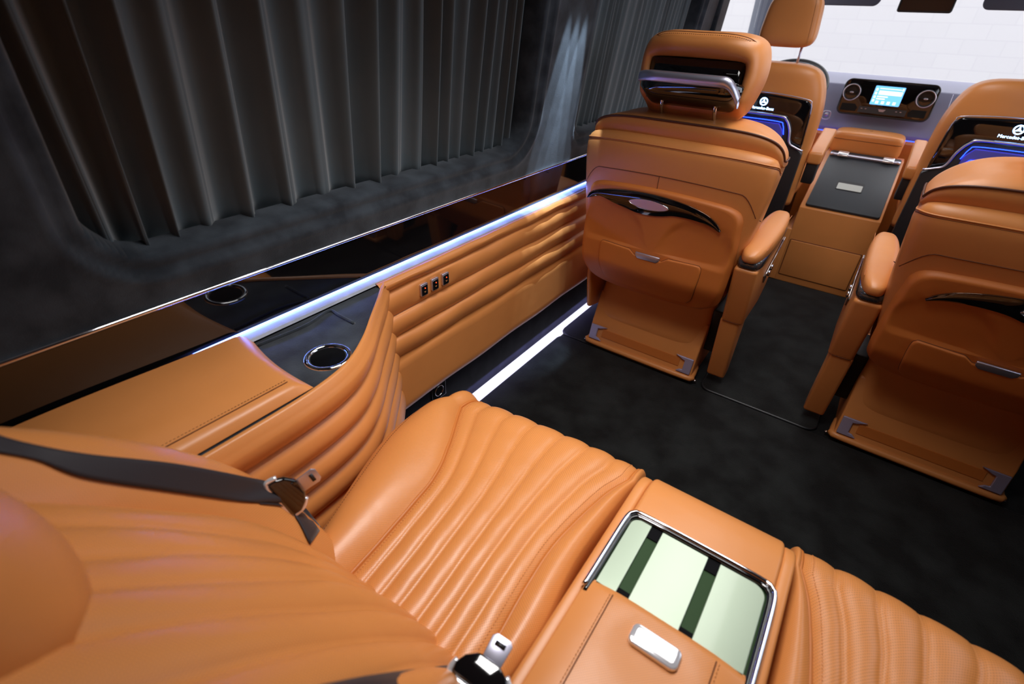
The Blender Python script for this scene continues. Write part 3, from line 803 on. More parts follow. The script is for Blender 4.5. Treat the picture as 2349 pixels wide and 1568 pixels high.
# belt 1 : from the wall behind, over the left shoulder, down to the crook of the seat
def onb(u, v, x): return PX(u, v, x)
b0 = onb(-60, 1010, -0.69); b1 = onb(110, 1055, -0.672); b2 = onb(300, 1082, -0.662); b3 = onb(500, 1112, -0.655); b4 = onb(640, 1140, -0.650); b5 = onb(690, 1180, -0.640); b6 = onb(722, 1215, -0.625)
BVHC = {}
def surf_hit(u, v, names, default_x, lift=0.004):
    """nearest point of the named seat parts seen in the direction (u, v), lifted a little off the leather"""
    from mathutils.bvhtree import BVHTree
    d = Vector(ray(u, v)).normalized(); o_ = Vector(CAMP); best = None
    for ob in names:
        tr_ = BVHC.get(ob.name) or BVHTree.FromPolygons([Vector(ORG[ob]) + v_.co for v_ in ob.data.vertices], [tuple(p.vertices) for p in ob.data.polygons])
        BVHC[ob.name] = tr_; h = tr_.ray_cast(o_, d)
        if h[0] is not None and (best is None or h[3] < best[1]): best = (h[0], h[3])
    if best is None: return PX(u, v, default_x)
    return np.array(best[0] - d * lift)
def belt1():
    wings = [o for o in seatL.children if o.name.startswith('backrest_bolster')]
    top = [(-40, 985), (60, 1014), (200, 1040), (400, 1062), (560, 1092), (640, 1112), (688, 1150), (724, 1192), (738, 1210)]
    bot = [(-40, 1030), (80, 1052), (200, 1096), (400, 1128), (560, 1150), (655, 1162), (684, 1192), (703, 1228), (712, 1248)]
    rows = []
    for k, ((a, b_), (c_, d)) in enumerate(zip(top, bot)):
        lo = surf_hit(c_, d, wings, -0.60, 0.004 if k < 6 else 0.008)
        hi = PX(a, b_, lo[0] - 0.016 - 0.004 * (k > 4)) if k < 7 else surf_hit(a, b_, wings, -0.605, 0.008)
        rows.append((hi, lo))
    A = cat([r[0] for r in rows], 60); B = cat([r[1] for r in rows], 60)
    t = thing('seat_belt', 'dark seat belt with chrome edged tongue crossing the left shoulder of the near rear seat', 'seat belt', tuple(B[-1]))
    TP = cat(top, 60); BP = cat(bot, 60); G = []
    for i in range(60):
        row = []
        for q in np.linspace(0, 1, 7):
            flat = A[i] * (1 - q) + B[i] * q; w_ = sm(40, 50, i)
            if w_ > 0:
                px_ = TP[i] * (1 - q) + BP[i] * q; hit = surf_hit(px_[0], px_[1], wings, -0.61, 0.006); flat = flat * (1 - w_) + hit * w_
            row.append(flat)
        G.append(row)
    mk('webbing', *gridf(G), M_belt, t, mods=[('SOLIDIFY', dict(thickness=0.0014))])
    b_ = surf_hit(683, 1168, wings, -0.60, 0.010); x_ = b_[0]
    a_ = PX(620, 1095, x_ - 0.020); c_ = PX(657, 1130, x_ - 0.006)
    buckle(t, c_, b_ - a_, PX(722, 1128, x_ + 0.01) - PX(655, 1128, x_ - 0.006), float(np.linalg.norm(a_ - b_)) / 0.066)
belt1()
def belt2():
    top = [(640, 1592), (780, 1560), (900, 1540), (1040, 1524), (1100, 1532), (1170, 1560), (1190, 1600)]
    bot = [(640, 1650), (780, 1640), (900, 1625), (1040, 1610), (1100, 1610), (1140, 1620), (1160, 1650)]
    parts_ = [o for o in seatL.children if o.type == 'MESH' and o.name.split('.')[0] in ('backrest_cushion', 'backrest_bolster', 'seat_cushion', 'side_bolster')]
    A = cat([surf_hit(a, b_, parts_, -0.2, 0.012) for a, b_ in top], 50); B = cat([surf_hit(a, b_, parts_, -0.2, 0.010) for a, b_ in bot], 50)
    t = thing('seat_belt', 'dark seat belt with chrome edged tongue at the bottom edge beside the armrest lid', 'seat belt', tuple(B[-1]))
    G = [[A[i] * (1 - q) + B[i] * q for q in np.linspace(0, 1, 5)] for i in range(50)]
    mk('webbing', *gridf(G), M_belt, t, mods=[('SOLIDIFY', dict(thickness=0.0014))])
    c_ = PZ(1105, 1562, 0.535); a_ = PZ(1036, 1508, 0.535); b_ = PZ(1160, 1600, 0.53)
    buckle(t, c_, b_ - a_, PZ(1150, 1512, 0.54) - PZ(1098, 1550, 0.535), float(np.linalg.norm(a_ - b_)) / 0.066)
belt2()

# ================================================================== CAPTAIN ARMCHAIRS
def captain(label):
    t = thing('captain_armchair', label, 'armchair', (0, 1.7, 0.0), 'tan leather captain armchairs')
    XC = 0.0
    # base box
    prof = [(1.690, 0.012), (1.682, 0.030), (1.690, 0.040), (1.712, 0.125), (1.722, 0.146), (1.760, 0.24), (2.10, 0.24), (2.14, 0.20), (2.14, 0.012)]
    mk('seat_base', *prism([(-0.228, y, z) for y, z in prof], (0, 0, 0), (0.456, 0, 0)), M_lea, t, mods=[bev(0.008, 4, 20)])
    mk('base_rim', *tube([(x, y, 0.030) for x, y in cat([(-0.222, 1.78), (-0.228, 1.705), (-0.212, 1.686), (0, 1.683), (0.212, 1.686), (0.228, 1.705), (0.222, 1.78)], 60)], 0.012, 10), M_lea, t)
    # recessed band between the brackets and corner brackets
    mk('base_recess', *prism([(-0.17, 1.6940, 0.062), (-0.17, 1.7020, 0.094), (-0.17, 1.7180, 0.094), (-0.17, 1.7100, 0.062)], (0, -0.001, 0.001), (0.34, -0.001, 0.001)), M_shell, t, smooth=False)
    for s in (-1, 1):
        def W(x, h):  # x local across, h height on slope
            y = 1.6895 + (h - 0.040) * 0.26 ; return (s * x, y - 0.003, h)
        pts = [(0.222, 0.045), (0.222, 0.108), (0.150, 0.108), (0.180, 0.096), (0.190, 0.094), (0.190, 0.058), (0.178, 0.056), (0.165, 0.045)]
        mk('corner_bracket', *prism([W(*p) for p in pts], (0, 0, 0), (0, -0.007, 0.0015)), M_brack, t, smooth=False, mods=[bev(0.0025, 2, 60)], label='violet grey metal bracket')
    # skirt behind the seat between shell and base
    G = []
    for z, y, hw in ((0.42, 1.80, 0.215), (0.36, 1.790, 0.222), (0.30, 1.772, 0.228), (0.24, 1.750, 0.229), (0.19, 1.733, 0.229), (0.160, 1.722, 0.228), (0.146, 1.722, 0.226)):
        row = [(-hw, y + 0.06, z)] + [(-hw + 2 * hw * q, y + 0.015 * abs(2 * q - 1) ** 6, z) for q in np.linspace(0, 1, 20)] + [(hw, y + 0.06, z)]; G.append(row)
    mk('back_skirt', *gridf(G), M_lea, t, mods=[('SUBSURF', dict(levels=1, render_levels=2))])
    # seat cushion (front side)
    mk('seat_cushion', *superell((0, 2.02, 0.42), (0.245, 0.27, 0.085), 4.5, 48, 20), M_lea, t)
    mk('cushion_box', *box(-0.22, 0.22, 1.78, 2.22, 0.18, 0.38), M_lea, t, mods=[bev(0.02, 3)])
    # ---- backrest rear layer
    def layer(spec, n, m=96):
        zz = [s[0] for s in spec]; rings = []
        q = cat([(a, b_, c_, d) for a, b_, c_, d in spec], 40)
        for z, hw, yr, yf in q: rings.append(sring(0, (yr + yf) / 2, z, max(hw, 0.01), max((yf - yr) / 2, 0.004), n, m))
        return rings
    R1 = layer([(0.34, 0.205, 1.660, 1.74), (0.40, 0.245, 1.630, 1.75), (0.50, 0.268, 1.605, 1.76), (0.60, 0.286, 1.598, 1.76), (0.72, 0.300, 1.594, 1.76), (0.80, 0.308, 1.592, 1.76), (0.86, 0.310, 1.596, 1.76), (0.882, 0.305, 1.606, 1.75), (0.893, 0.296, 1.622, 1.745), (0.896, 0.26, 1.65, 1.73)], 5.0)
    # arch the top: lower at the sides
    def arch(rings, k, z0):
        return [[(x, y, z - k * sm(z0, z0 + 0.1, z) * (abs(x) / 0.31) ** 5.0 * (0.25 + 0.75 * sm(1.62, 1.72, y))) for x, y, z in r] for r in rings]
    R1 = arch(R1, 0.045, 0.78)
    mk('backrest', *loftcap(R1), M_lea, t)
    R2 = layer([(0.40, 0.26, 1.67, 1.84), (0.60, 0.283, 1.665, 1.84), (0.78, 0.300, 1.660, 1.84), (0.88, 0.307, 1.640, 1.84), (0.925, 0.309, 1.634, 1.835), (0.945, 0.305, 1.644, 1.825), (0.954, 0.288, 1.67, 1.81), (0.960, 0.18, 1.72, 1.77)], 6.0)
    R2 = arch(R2, 0.085, 0.84)
    mk('backrest_front_cushion', *loftcap(R2), M_lea, t)
    # piping on the front cushion: follow ring where z ~ .935
    k = min(range(len(R2)), key=lambda i: abs(max(p[2] for p in R2[i]) - 0.938))
    rg = [p for p in R2[k]]
    half = sorted([p for p in rg if p[1] < 1.79], key=lambda p: math.atan2(p[1] - 1.79, p[0]))
    mk('top_piping', *tube([(x * 1.006, y - 0.0015, z) for x, y, z in half], 0.0032, 8), M_pipedk, t)
    # seam rings on rear layer
    def surf(x, z):
        best = min(range(len(R1)), key=lambda i: abs(R1[i][0][2] + 0 - z)) if False else None
        zs_ = np.array([r[24][2] for r in R1])  # ring height at centre-ish
        i = int(np.argmin(abs(zs_ - z))); r = R1[i]; pts = [p for p in r if p[1] < 1.69]
        pts.sort(key=lambda p: p[0]); X = [p[0] for p in pts]; return np.interp(x, X, [p[1] for p in pts])
    k = min(range(len(R1)), key=lambda i: abs(max(p[2] for p in R1[i]) - 0.872))
    for dk, rad, mt in ((0, 0.0014, M_seam), (1, 0.0022, M_lea)):
        rg = R1[max(0, k - 0)]; half = sorted([p for p in rg if p[1] < 1.72], key=lambda p: math.atan2(p[1] - 1.72, p[0]))
        off = -0.0060 * (dk == 0)
        ln = [(x * 1.002, y - 0.0006, z + off) for x, y, z in half]
        mk('shoulder_seam', *tube(ln, rad, 6), mt, t)
    mk('shoulder_stitching', *stitches([(x * 1.003, y - 0.0012, z - 0.012) for x, y, z in half], 0.006, 0.0038, 0.0007), M_seam, t)
    # curved seam lower down
    sm_pts = []
    for x in np.linspace(-0.30, 0.30, 60):
        z = 0.775 + 0.012 * (1 - (x / 0.3) ** 2) - 0.085 * max(0, (abs(x) - 0.235) / 0.065) ** 1.8
        sm_pts.append((x, surf(x, z) - 0.0006, z))
    mk('panel_seam', *tube(sm_pts, 0.0013, 6), M_seam, t)
    mk('panel_seam', *tube([(-0.02, surf(0, z) - 0.0004, z) for z in np.linspace(0.787, 0.745, 8)], 0.0011, 6), M_seam, t)
    # ---- moulded shell (height field)
    X0 = 0.0
    outline = [(-0.262, 0.66), (-0.258, 0.705), (-0.235, 0.731), (-0.17, 0.742), (0, 0.748), (0.17, 0.742), (0.235, 0.731), (0.258, 0.705), (0.262, 0.66),
               (0.266, 0.56), (0.262, 0.45), (0.245, 0.385), (0.20, 0.355), (0.10, 0.343), (0, 0.341), (-0.10, 0.343), (-0.20, 0.355), (-0.245, 0.385), (-0.262, 0.45), (-0.266, 0.56)]
    ol = cat(outline + [outline[0]], 160)[:-1]
    # radial grid from outline to centre, height by distance from the edge
    cen = np.array([0.0, 0.54]); G = []
    fr = [1.015, 1.008, 1.0, 0.992, 0.982, 0.97, 0.955, 0.93, 0.88, 0.8, 0.7, 0.6, 0.5, 0.4, 0.3, 0.2, 0.1, 0.001]
    def relief(x, z):
        # sculpted arches below the dark handle
        r = 0.0
        for sx in (-1, 1):
            d = math.hypot((x - sx * 0.150) / 0.105, (z - 0.585) / 0.085)
            r += 0.008 * sm(1.15, 0.9, d) if d < 1.15 and z > 0.54 else 0
        return r
    for f in fr:
        row = []
        for x, z in ol:
            p = cen + (np.array([x, z]) - cen) * f
            e = (1.0 - f) * 0.25
            h = 0.016 * (1 - (1 - min(1, max(e, 0) / 0.012)) ** 2) if f < 1 else -0.012 * (f - 1) / 0.015
            y = surf(p[0], p[1]) if abs(p[0]) < 0.29 else 1.60
            y = 1.590 + 0.10 * max(0, (abs(p[0]) - 0.12)) ** 2 * 2.5 + (0.055 * sm(0.47, 0.34, p[1]))
            row.append((p[0], y + 0.004 - h + relief(p[0], p[1]), p[1]))
        G.append(row)
    sh = mk('back_shell', *gridf(G, closev=True), M_shell, t)
    def ysh(x, z): return 1.590 + 0.25 * max(0, (abs(x) - 0.12)) ** 2 + (0.055 * sm(0.47, 0.34, z)) + 0.004 - 0.016 + relief(x, z)
    # dark swoosh handle recess
    up = cat([(-0.238, 0.672), (-0.225, 0.694), (-0.19, 0.710), (-0.12, 0.724), (-0.04, 0.730), (0.04, 0.729), (0.12, 0.720), (0.18, 0.704), (0.215, 0.684), (0.232, 0.664)], 50)
    lo = cat([(0.228, 0.658), (0.19, 0.672), (0.14, 0.680), (0.08, 0.678), (0.04, 0.668), (0.0, 0.662), (-0.05, 0.662), (-0.10, 0.668), (-0.15, 0.681), (-0.19, 0.688), (-0.225, 0.676)], 50)
    up = up - np.array([0.022, 0]); lo = lo - np.array([0.022, 0])
    mk('handle_inlay', *join([(lambda V, F: (V, F))(*gridf([[(x1 * (1 - q) + x2 * q, ysh(x1, z1 * (1 - q) + z2 * q) - 0.004 - 0.004 * math.sin(math.pi * q), z1 * (1 - q) + z2 * q) for q in np.linspace(0, 1, 9)] for (x1, z1), (x2, z2) in zip(up, lo[::-1])]))]), M_gloss, t, label='glossy black swoosh shaped inlay')
    mk('inlay_rim', *tube([(x, ysh(x, z) - 0.0035, z) for x, z in up], 0.0016, 6), M_bronze, t)
    lens = [(0.068 * math.cos(a) - 0.030, 0.697 + 0.0155 * math.sin(a) * (1 - 0.25 * abs(math.cos(a)) ** 3)) for a in np.linspace(0, 2 * math.pi, 60, endpoint=False)]
    mk('lens_rim', *tube([(x, ysh(x, z) - 0.0105, z) for x, z in lens], 0.0013, 6, closed=True), M_chrome, t)
    mk('lens_badge', *prism([(x, ysh(0, 0.697) - 0.0065, z) for x, z in lens], (0, 0, 0), (0, -0.004, 0)), M_satin, t, smooth=False)
    # pocket flap
    pk = [(-0.184, 0.52), (-0.178, 0.533), (-0.165, 0.536), (-0.085, 0.532), (-0.07, 0.531), (-0.052, 0.518), (-0.040, 0.516), (0.040, 0.516), (0.052, 0.518), (0.07, 0.531), (0.085, 0.532), (0.165, 0.536), (0.178, 0.533), (0.184, 0.52),
          (0.182, 0.47), (0.172, 0.405), (0.160, 0.380), (0.135, 0.370), (0, 0.366), (-0.135, 0.370), (-0.160, 0.380), (-0.172, 0.405), (-0.182, 0.47)]
    pko = cat(pk + [pk[0]], 120)[:-1]; cen2 = np.array([0, 0.45]); G = []
    for f in (1.0, 1.0, 0.985, 0.965, 0.9, 0.7, 0.5, 0.3, 0.1, 0.001):
        row = []
        for x, z in pko:
            p = cen2 + (np.array([x, z]) - cen2) * f
            h = -0.002 if (f == 1.0 and len(G) == 0) else (0.005 if f == 1.0 else (0.0078 if f > 0.97 else 0.0085))
            row.append((p[0], ysh(p[0], p[1]) - h, p[1]))
        G.append(row)
    mk('seatback_pocket', *gridf(G, closev=True), M_shell, t)
    mk('pocket_edge', *tube([(x, ysh(x, z) - 0.0006, z) for x, z in pko], 0.0014, 6, closed=True), M_seam, t)
    hd = [(-0.045, 0.530), (0.045, 0.530), (0.043, 0.516), (0.034, 0.508), (-0.034, 0.508), (-0.043, 0.516)]
    mk('pocket_handle', *prism([(x, ysh(0, 0.51) - 0.003, z) for x, z in hd], (0, 0, 0), (0, -0.008, 0)), M_satin, t, mods=[bev(0.003, 3, 50)], label='violet grey metal pull')
    # ---- armrests
    s = -1
    mk('side_panel', *prism([(-0.262, y, z) for y, z in [(1.66, 0.46), (1.70, 0.50), (2.02, 0.50), (2.02, 0.20), (1.80, 0.16), (1.70, 0.18), (1.665, 0.33)]], (0, 0, 0), (0.02, 0, 0)), M_lea, t, mods=[bev(0.008, 3, 30)])
    for s in (1,):
        def Q(x, y, z): return (s * x, y, z)
        # pad
        def pf_(v):
            k = (v[1] / 0.25); return np.array([v[0] * (1 - 0.18 * max(0, k) ** 2 - 0.10 * max(0, -k) ** 2), v[1], v[2] + 0.006 * k])
        V, F = superell((0.312, 1.845, 0.600), (0.043, 0.255, 0.030), 3.2, 48, 24, pf_); V = [Q(*v) for v in V]
        mk('armrest_pad', V, F, M_lea, t)
        mk('pad_seam', *tube([Q(0.312 + 0.036 * sx_, y, 0.6205 + 0.006 * (y - 1.845) / 0.25) for sx_, y in [(1, y) for y in np.linspace(2.04, 1.64, 30)]], 0.0010, 5), M_pipe, t)
        V, F = superell((0.312, 1.835, 0.570), (0.041, 0.235, 0.020), 5.0, 48, 12); mk('carbon_band', [Q(*v) for v in V], F, M_carbon, t)
        # upper panel
        up_ = [(1.598, 0.555), (1.64, 0.560), (2.05, 0.560), (2.06, 0.50), (1.98, 0.36), (1.90, 0.32), (1.77, 0.325), (1.668, 0.325)]
        mk('armrest_panel', *prism([Q(0.275, y, z) for y, z in up_], (0, 0, 0), (s * 0.072, 0, 0)), M_lea, t, mods=[bev(0.012, 4, 30)])
        lw = [(1.668, 0.335), (1.80, 0.335), (1.80, 0.10), (1.795, 0.06), (1.76, 0.045), (1.735, 0.05)]
        mk('armrest_leg', *prism([Q(0.272, y, z) for y, z in lw], (0, 0, 0), (s * 0.066, 0, 0)), M_lea, t, mods=[bev(0.010, 4, 30)])
        mk('leg_trim', *prism([Q(0.268, y, z) for y, z in [(1.80, 0.33), (1.93, 0.34), (1.90, 0.10), (1.80, 0.09)]], (0, 0, 0), (s * 0.055, 0, 0)), M_gloss, t, mods=[bev(0.004, 2)])
        mk('leg_seam', *tube([Q(x, 1.6665, 0.331) for x in (0.28, 0.30, 0.335)], 0.0016, 6), M_seam, t)
        # control strip with chrome switches on the inner aisle side
        cpn = mk('control_strip', *prism([Q(0.347, y, z) for y, z in [(1.80, 0.47), (2.02, 0.54), (2.03, 0.52), (1.84, 0.43)]], (0, 0, 0), (s * 0.004, 0, 0)), M_gloss, t, smooth=False)
        for yy, zz in ((1.845, 0.468), (1.875, 0.480)):
            V, F = superell((0.355, yy, zz), (0.006, 0.010, 0.010), 2.6, 16, 10); mk('control_knob', [Q(*v) for v in V], F, M_chrome, cpn)
        mk('control_trim', *tube([Q(0.352, y, z) for y, z in cat([(1.80, 0.475), (1.92, 0.515), (2.03, 0.545)], 12)], 0.002, 6), M_chrome, cpn)
        # belt anchor box at the side of the base
        rbox('side_hinge', min(s * 0.225, s * 0.272), max(s * 0.225, s * 0.272), 1.78, 1.96, 0.12, 0.30, M_plast, 0.008, t)
    # floor track
    for s in (-1, 1): rbox('floor_track', s * 0.17 - 0.02, s * 0.17 + 0.02, 1.72, 2.3, 0.013, 0.03, M_plast, 0.002, t)
    for s in (-1, 1):
        for k in range(2): mk('track_bolt', *superell((s * 0.245 - s * 0.02 * k, 1.705 + 0.006 * k, 0.016), (0.006, 0.006, 0.006), 2.2, 12, 8), M_chrome, t)
    # ---- headrest
    for s in (-1, 1): mk('headrest_post', *tube([(s * 0.083, 1.70, 0.93), (s * 0.083, 1.665, 0.985), (s * 0.083, 1.652, 1.03)], 0.0058, 12), M_chrome, t)
    # front pad and leather hood (one skin around a rear window)
    def fw(x): return 0.9 * max(0, abs(x) - 0.06) ** 2 * 2.6
    outer = [(0, 1.182), (0.10, 1.181), (0.155, 1.165), (0.176, 1.125), (0.180, 1.07), (0.168, 1.01), (0.148, 0.965), (0.10, 0.935), (0, 0.930), (-0.10, 0.935), (-0.148, 0.965), (-0.168, 1.01), (-0.180, 1.07), (-0.176, 1.125), (-0.155, 1.165), (-0.10, 1.181)]
    inner = [(0, 1.113), (0.08, 1.112), (0.128, 1.108), (0.137, 1.095), (0.137, 1.06), (0.130, 1.01), (0.120, 0.985), (0.08, 0.975), (0, 0.975), (-0.08, 0.975), (-0.120, 0.985), (-0.130, 1.01), (-0.137, 1.06), (-0.137, 1.095), (-0.128, 1.108), (-0.08, 1.112)]
    O = cat(outer + [outer[0]], 121)[:-1]; I_ = cat(inner + [inner[0]], 121)[:-1]; cenh = np.array([0, 1.05]); G = []
    def row(P2, yfn): return [(p[0], yfn(p) + fw(p[0]), p[1]) for p in P2]
    def mixp(f): return I_ + (O - I_) * f
    low = lambda p: sm(1.02, 0.96, p[1])
    rows_ = [row(cenh + (I_ - cenh) * 0.001, lambda p: 1.690), row(cenh + (I_ - cenh) * 0.9, lambda p: 1.690), row(mixp(0.0), lambda p: 1.686)]
    for f, yy in ((0.02, 1.668), (0.06, 1.652), (0.15, 1.640), (0.30, 1.632), (0.50, 1.629), (0.68, 1.633), (0.82, 1.642), (0.92, 1.656), (0.98, 1.674), (1.0, 1.700)):
        rows_.append(row(mixp(f), lambda p, yy=yy: yy + (1.700 - yy) * low(p)))
    for sc_, yy in ((1.0, 1.745), (0.985, 1.768), (0.95, 1.783), (0.88, 1.791), (0.6, 1.795), (0.3, 1.796), (0.001, 1.796)):
        rows_.append(row(cenh + (O - cenh) * sc_, lambda p, yy=yy: yy))
    mk('headrest', *gridf(rows_, closev=True), M_lea, t)
    hs_ = cat([(-0.150, 1.6640, 1.160), (-0.10, 1.648, 1.1765), (0, 1.645, 1.1785), (0.10, 1.648, 1.1765), (0.150, 1.6640, 1.160), (0.172, 1.682, 1.122), (0.176, 1.69, 1.07)], 60)
    hs_ = [(x, y + fw(x) * 0.9 - 0.006, z) for x, y, z in hs_]
    mk('hood_seam', *tube(hs_, 0.0010, 5), M_seam, t)
    mk('hood_stitching', *stitches([(x, y - 0.004, z - 0.005) for x, y, z in hs_[4:44]], 0.006, 0.004, 0.0008), M_seam, t)
    # glossy dark insert
    ins = [(-0.136, 1.110), (0.136, 1.110), (0.136, 1.03), (-0.136, 1.03)]
    G = [[(x, 1.652 + fw(x) * 0.7, z) for z in (1.112, 1.00)] for x in np.linspace(-0.137, 0.137, 20)]
    mk('headrest_insert', *gridf(G), M_gloss, t, mods=[('SOLIDIFY', dict(thickness=0.006))], label='glossy black back insert')
    G = []
    for q in np.linspace(-1, 1, 60):
        x = 0.152 * q; e = max(0, (abs(q) - 0.80) / 0.20) ** 2; yo = 0.020 * max(0, (abs(q) - 0.6) / 0.4) ** 2
        G.append([(x, y + yo + 0.01 * e, z + dz * e) for y, z, dz in ((1.69, 1.060, -0.010), (1.616, 1.064, -0.010), (1.609, 1.058, -0.008), (1.608, 1.035, 0), (1.612, 1.026, 0.004), (1.650, 0.998, 0.010), (1.690, 0.980, 0.012))])
    V, F = gridf(G, closev=True); F = list(F) + [list(range(7)), [len(V) - 7 + k for k in range(7)][::-1]]
    mk('insert_block', V, F, M_gloss, t, autosm=40)
    G = []
    for q in np.linspace(-1, 1, 60):
        x = 0.153 * q; dr = -0.050 * max(0, (q - 0.66) / 0.34) ** 2.2 - 0.006 * max(0, (-q - 0.66) / 0.34) ** 2.2; yb = 1.596 + 0.020 * max(0, (abs(q) - 0.6) / 0.4) ** 2
        G.append([(x, yb + dy, 1.064 + dr + dz) for dy, dz in ((0.020, 0.015), (0.006, 0.0145), (0.0, 0.010), (-0.002, 0.0), (0.0, -0.010), (0.006, -0.014), (0.020, -0.014))])
    mk('headrest_handle', *gridf(G, closev=True), M_satin, t, label='curved satin metal bar')
    return t
cap1 = captain('tan leather armchair seen from behind, nearest the left wall')
cap1.location = (-0.517, 1.7, 0)
# a second one on the right, all parts copied
cap2 = mirror_tree(cap1); cap2.location = (0.443, 1.7, 0)
for o_2 in cap2.children:
    if o_2.name.split('.')[0] in ('backrest', 'backrest_front_cushion', 'top_piping', 'shoulder_seam', 'shoulder_stitching', 'panel_seam', 'back_shell', 'handle_inlay', 'inlay_rim', 'lens_rim', 'lens_badge', 'seatback_pocket', 'pocket_edge', 'pocket_handle', 'headrest_post', 'headrest', 'hood_seam', 'hood_stitching', 'headrest_insert', 'insert_block', 'headrest_handle'):
        th = math.radians(12); o_2.rotation_euler.x = th; o_2.location = (0, 0.42 * math.sin(th), 0.42 * (1 - math.cos(th)))   # this chair is reclined further
cap2['label'] = 'tan leather armchair seen from behind at the right edge, right of the aisle'

# ================================================================== CAB SEATS
def cab_seat(label):
    t = thing('cab_seat', label, 'seat', (0, 2.95, 0.0), 'tan leather cab seats with glowing emblems')
    Y = 2.85
    def lay(spec, n, m=80):
        q = cat(spec, 40); return [sring(0, (c_ + d) / 2, a, b_, (d - c_) / 2, n, m) for a, b_, c_, d in q]
    R = lay([(0.42, 0.245, 2.90, 3.05), (0.55, 0.25, 2.88, 3.04), (0.70, 0.252, 2.87, 3.04), (0.80, 0.252, 2.855, 3.04), (0.90, 0.246, 2.845, 3.03), (0.98, 0.226, 2.845, 3.02), (1.03, 0.195, 2.85, 3.01), (1.055, 0.14, 2.87, 2.99), (1.062, 0.05, 2.90, 2.96)], 3.6)
    mk('backrest', *loftcap(R), M_lea, t)
    ss = [(-0.232, 0.80), (-0.222, 0.90), (-0.19, 0.985), (-0.12, 1.022), (0, 1.03), (0.12, 1.022), (0.19, 0.985), (0.222, 0.90), (0.232, 0.80)]
    def yb(x): return 2.846 + 0.02 * (abs(x) / 0.23) ** 4
    mk('panel_seam', *tube([(x * 0.93, yb(x) + 0.002 + 0.02 * sm(0.93, 1.03, z), z) for x, z in cat(ss, 50)], 0.0016, 6), M_seam, t)
    for s in (-1, 1):
        for za in ():
            mk('cross_seam', *tube([(s * x_, yb(x_) - 0.001 + 0.03 * sm(0.20, 0.25, x_), za + 0.1 * (x_ - 0.2)) for x_ in np.linspace(0.20, 0.245, 6)], 0.0014, 5), M_seam, t)
    # glossy black band
    band = [(-0.222, 0.70), (-0.212, 0.86), (-0.185, 0.885), (0, 0.898), (0.185, 0.885), (0.212, 0.86), (0.222, 0.70), (0.222, 0.66), (-0.222, 0.66)]
    bd = mk('glossy_band', *prism([(x, 2.840, z) for x, z in band], (0, -0.006, 0), (0, 0.03, 0)), M_gloss, t, mods=[bev(0.010, 3, 30)])
    mk('band_trim', *tube([(x, 2.833, z + 0.001) for x, z in cat([(-0.214, 0.82), (-0.205, 0.868), (-0.18, 0.888), (0, 0.901), (0.18, 0.888), (0.205, 0.868), (0.214, 0.82)], 50)], 0.0022, 6), M_satin, bd)
    # hard lower back with blue lit lip
    low = [(-0.235, 0.10), (-0.235, 0.66), (-0.20, 0.685), (-0.165, 0.70), (-0.15, 0.755), (-0.125, 0.793), (-0.09, 0.805), (0.09, 0.805), (0.125, 0.793), (0.15, 0.755), (0.165, 0.70), (0.20, 0.685), (0.235, 0.66), (0.235, 0.10)]
    lb = mk('lower_back_panel', *prism([(x, 2.832, z) for x, z in low], (0, -0.022, 0), (0, 0.03, 0)), M_plast, t, mods=[bev(0.006, 3, 40)])
    mk('trim_line', *tube([(x, 2.806, z + 0.002) for x, z in cat([(-0.235, 0.672), (-0.20, 0.683), (-0.168, 0.70), (-0.152, 0.755), (-0.127, 0.795), (-0.09, 0.809), (0.09, 0.809), (0.127, 0.795), (0.152, 0.755), (0.168, 0.70), (0.20, 0.683), (0.235, 0.672)], 90)], 0.0052, 8), M_satin, lb)
    rec = [(-0.128, 0.52), (-0.128, 0.735), (-0.10, 0.77), (0.10, 0.77), (0.128, 0.735), (0.128, 0.52)]
    mk('recess', *prism([(x, 2.808, z + 0.01) for x, z in rec], (0, -0.004, 0), (0, 0.01, 0)), M_bluerec, lb, smooth=False, mods=[bev(0.004, 2, 60)])
    mk('ambient_light', *tube([(x, 2.802, z) for x, z in cat([(-0.132, 0.735), (-0.118, 0.775), (-0.09, 0.788), (0.09, 0.788), (0.118, 0.775), (0.132, 0.735)], 50)], 0.0016, 6), M_blue, lb)
    mk('ambient_light', *tube([(x, 2.803, z) for x, z in cat([(-0.122, 0.700), (-0.105, 0.728), (-0.08, 0.737), (0.08, 0.737), (0.105, 0.728), (0.122, 0.700)], 50)], 0.0013, 6), M_blue, lb)
    mk('lower_pocket', *prism([(x, 2.804, z) for x, z in [(-0.116, 0.50), (-0.116, 0.705), (-0.09, 0.728), (0.09, 0.728), (0.116, 0.705), (0.116, 0.50)]], (0, -0.006, 0), (0, 0.01, 0)), M_bluerec, lb, smooth=False, mods=[bev(0.004, 2, 60)])
    # folded cup tray
    mk('cup_tray', *prism([(x, 2.800, z) for x, z in rrect(-0.075, 0.075, 0.50, 0.585, 0.012, 5)], (0, -0.012, 0), (0, 0.01, 0)), M_satin, t, mods=[bev(0.003, 2)])
    mk('tray_well', *prism([(x, 2.789, z) for x, z in rrect(-0.062, 0.062, 0.512, 0.573, 0.008, 5)], (0, -0.002, 0), (0, 0.006, 0)), M_bronze, t, smooth=False)
    # emblem: ring with three pointed star, and the lettering underneath
    ec = (0.0, 2.828, 0.862)
    em = mk('emblem', *tube([(ec[0] + 0.0155 * math.cos(a), ec[1], ec[2] + 0.0155 * math.sin(a)) for a in np.linspace(0, 2 * math.pi, 40, endpoint=False)], 0.0024, 8, closed=True), M_bluew, t)
    star = []
    for k in range(6):
        a = math.pi / 2 + k * math.pi / 3; r = 0.0155 if k % 2 == 0 else 0.0046; star.append((ec[0] + r * math.cos(a), ec[1], ec[2] + r * math.sin(a)))
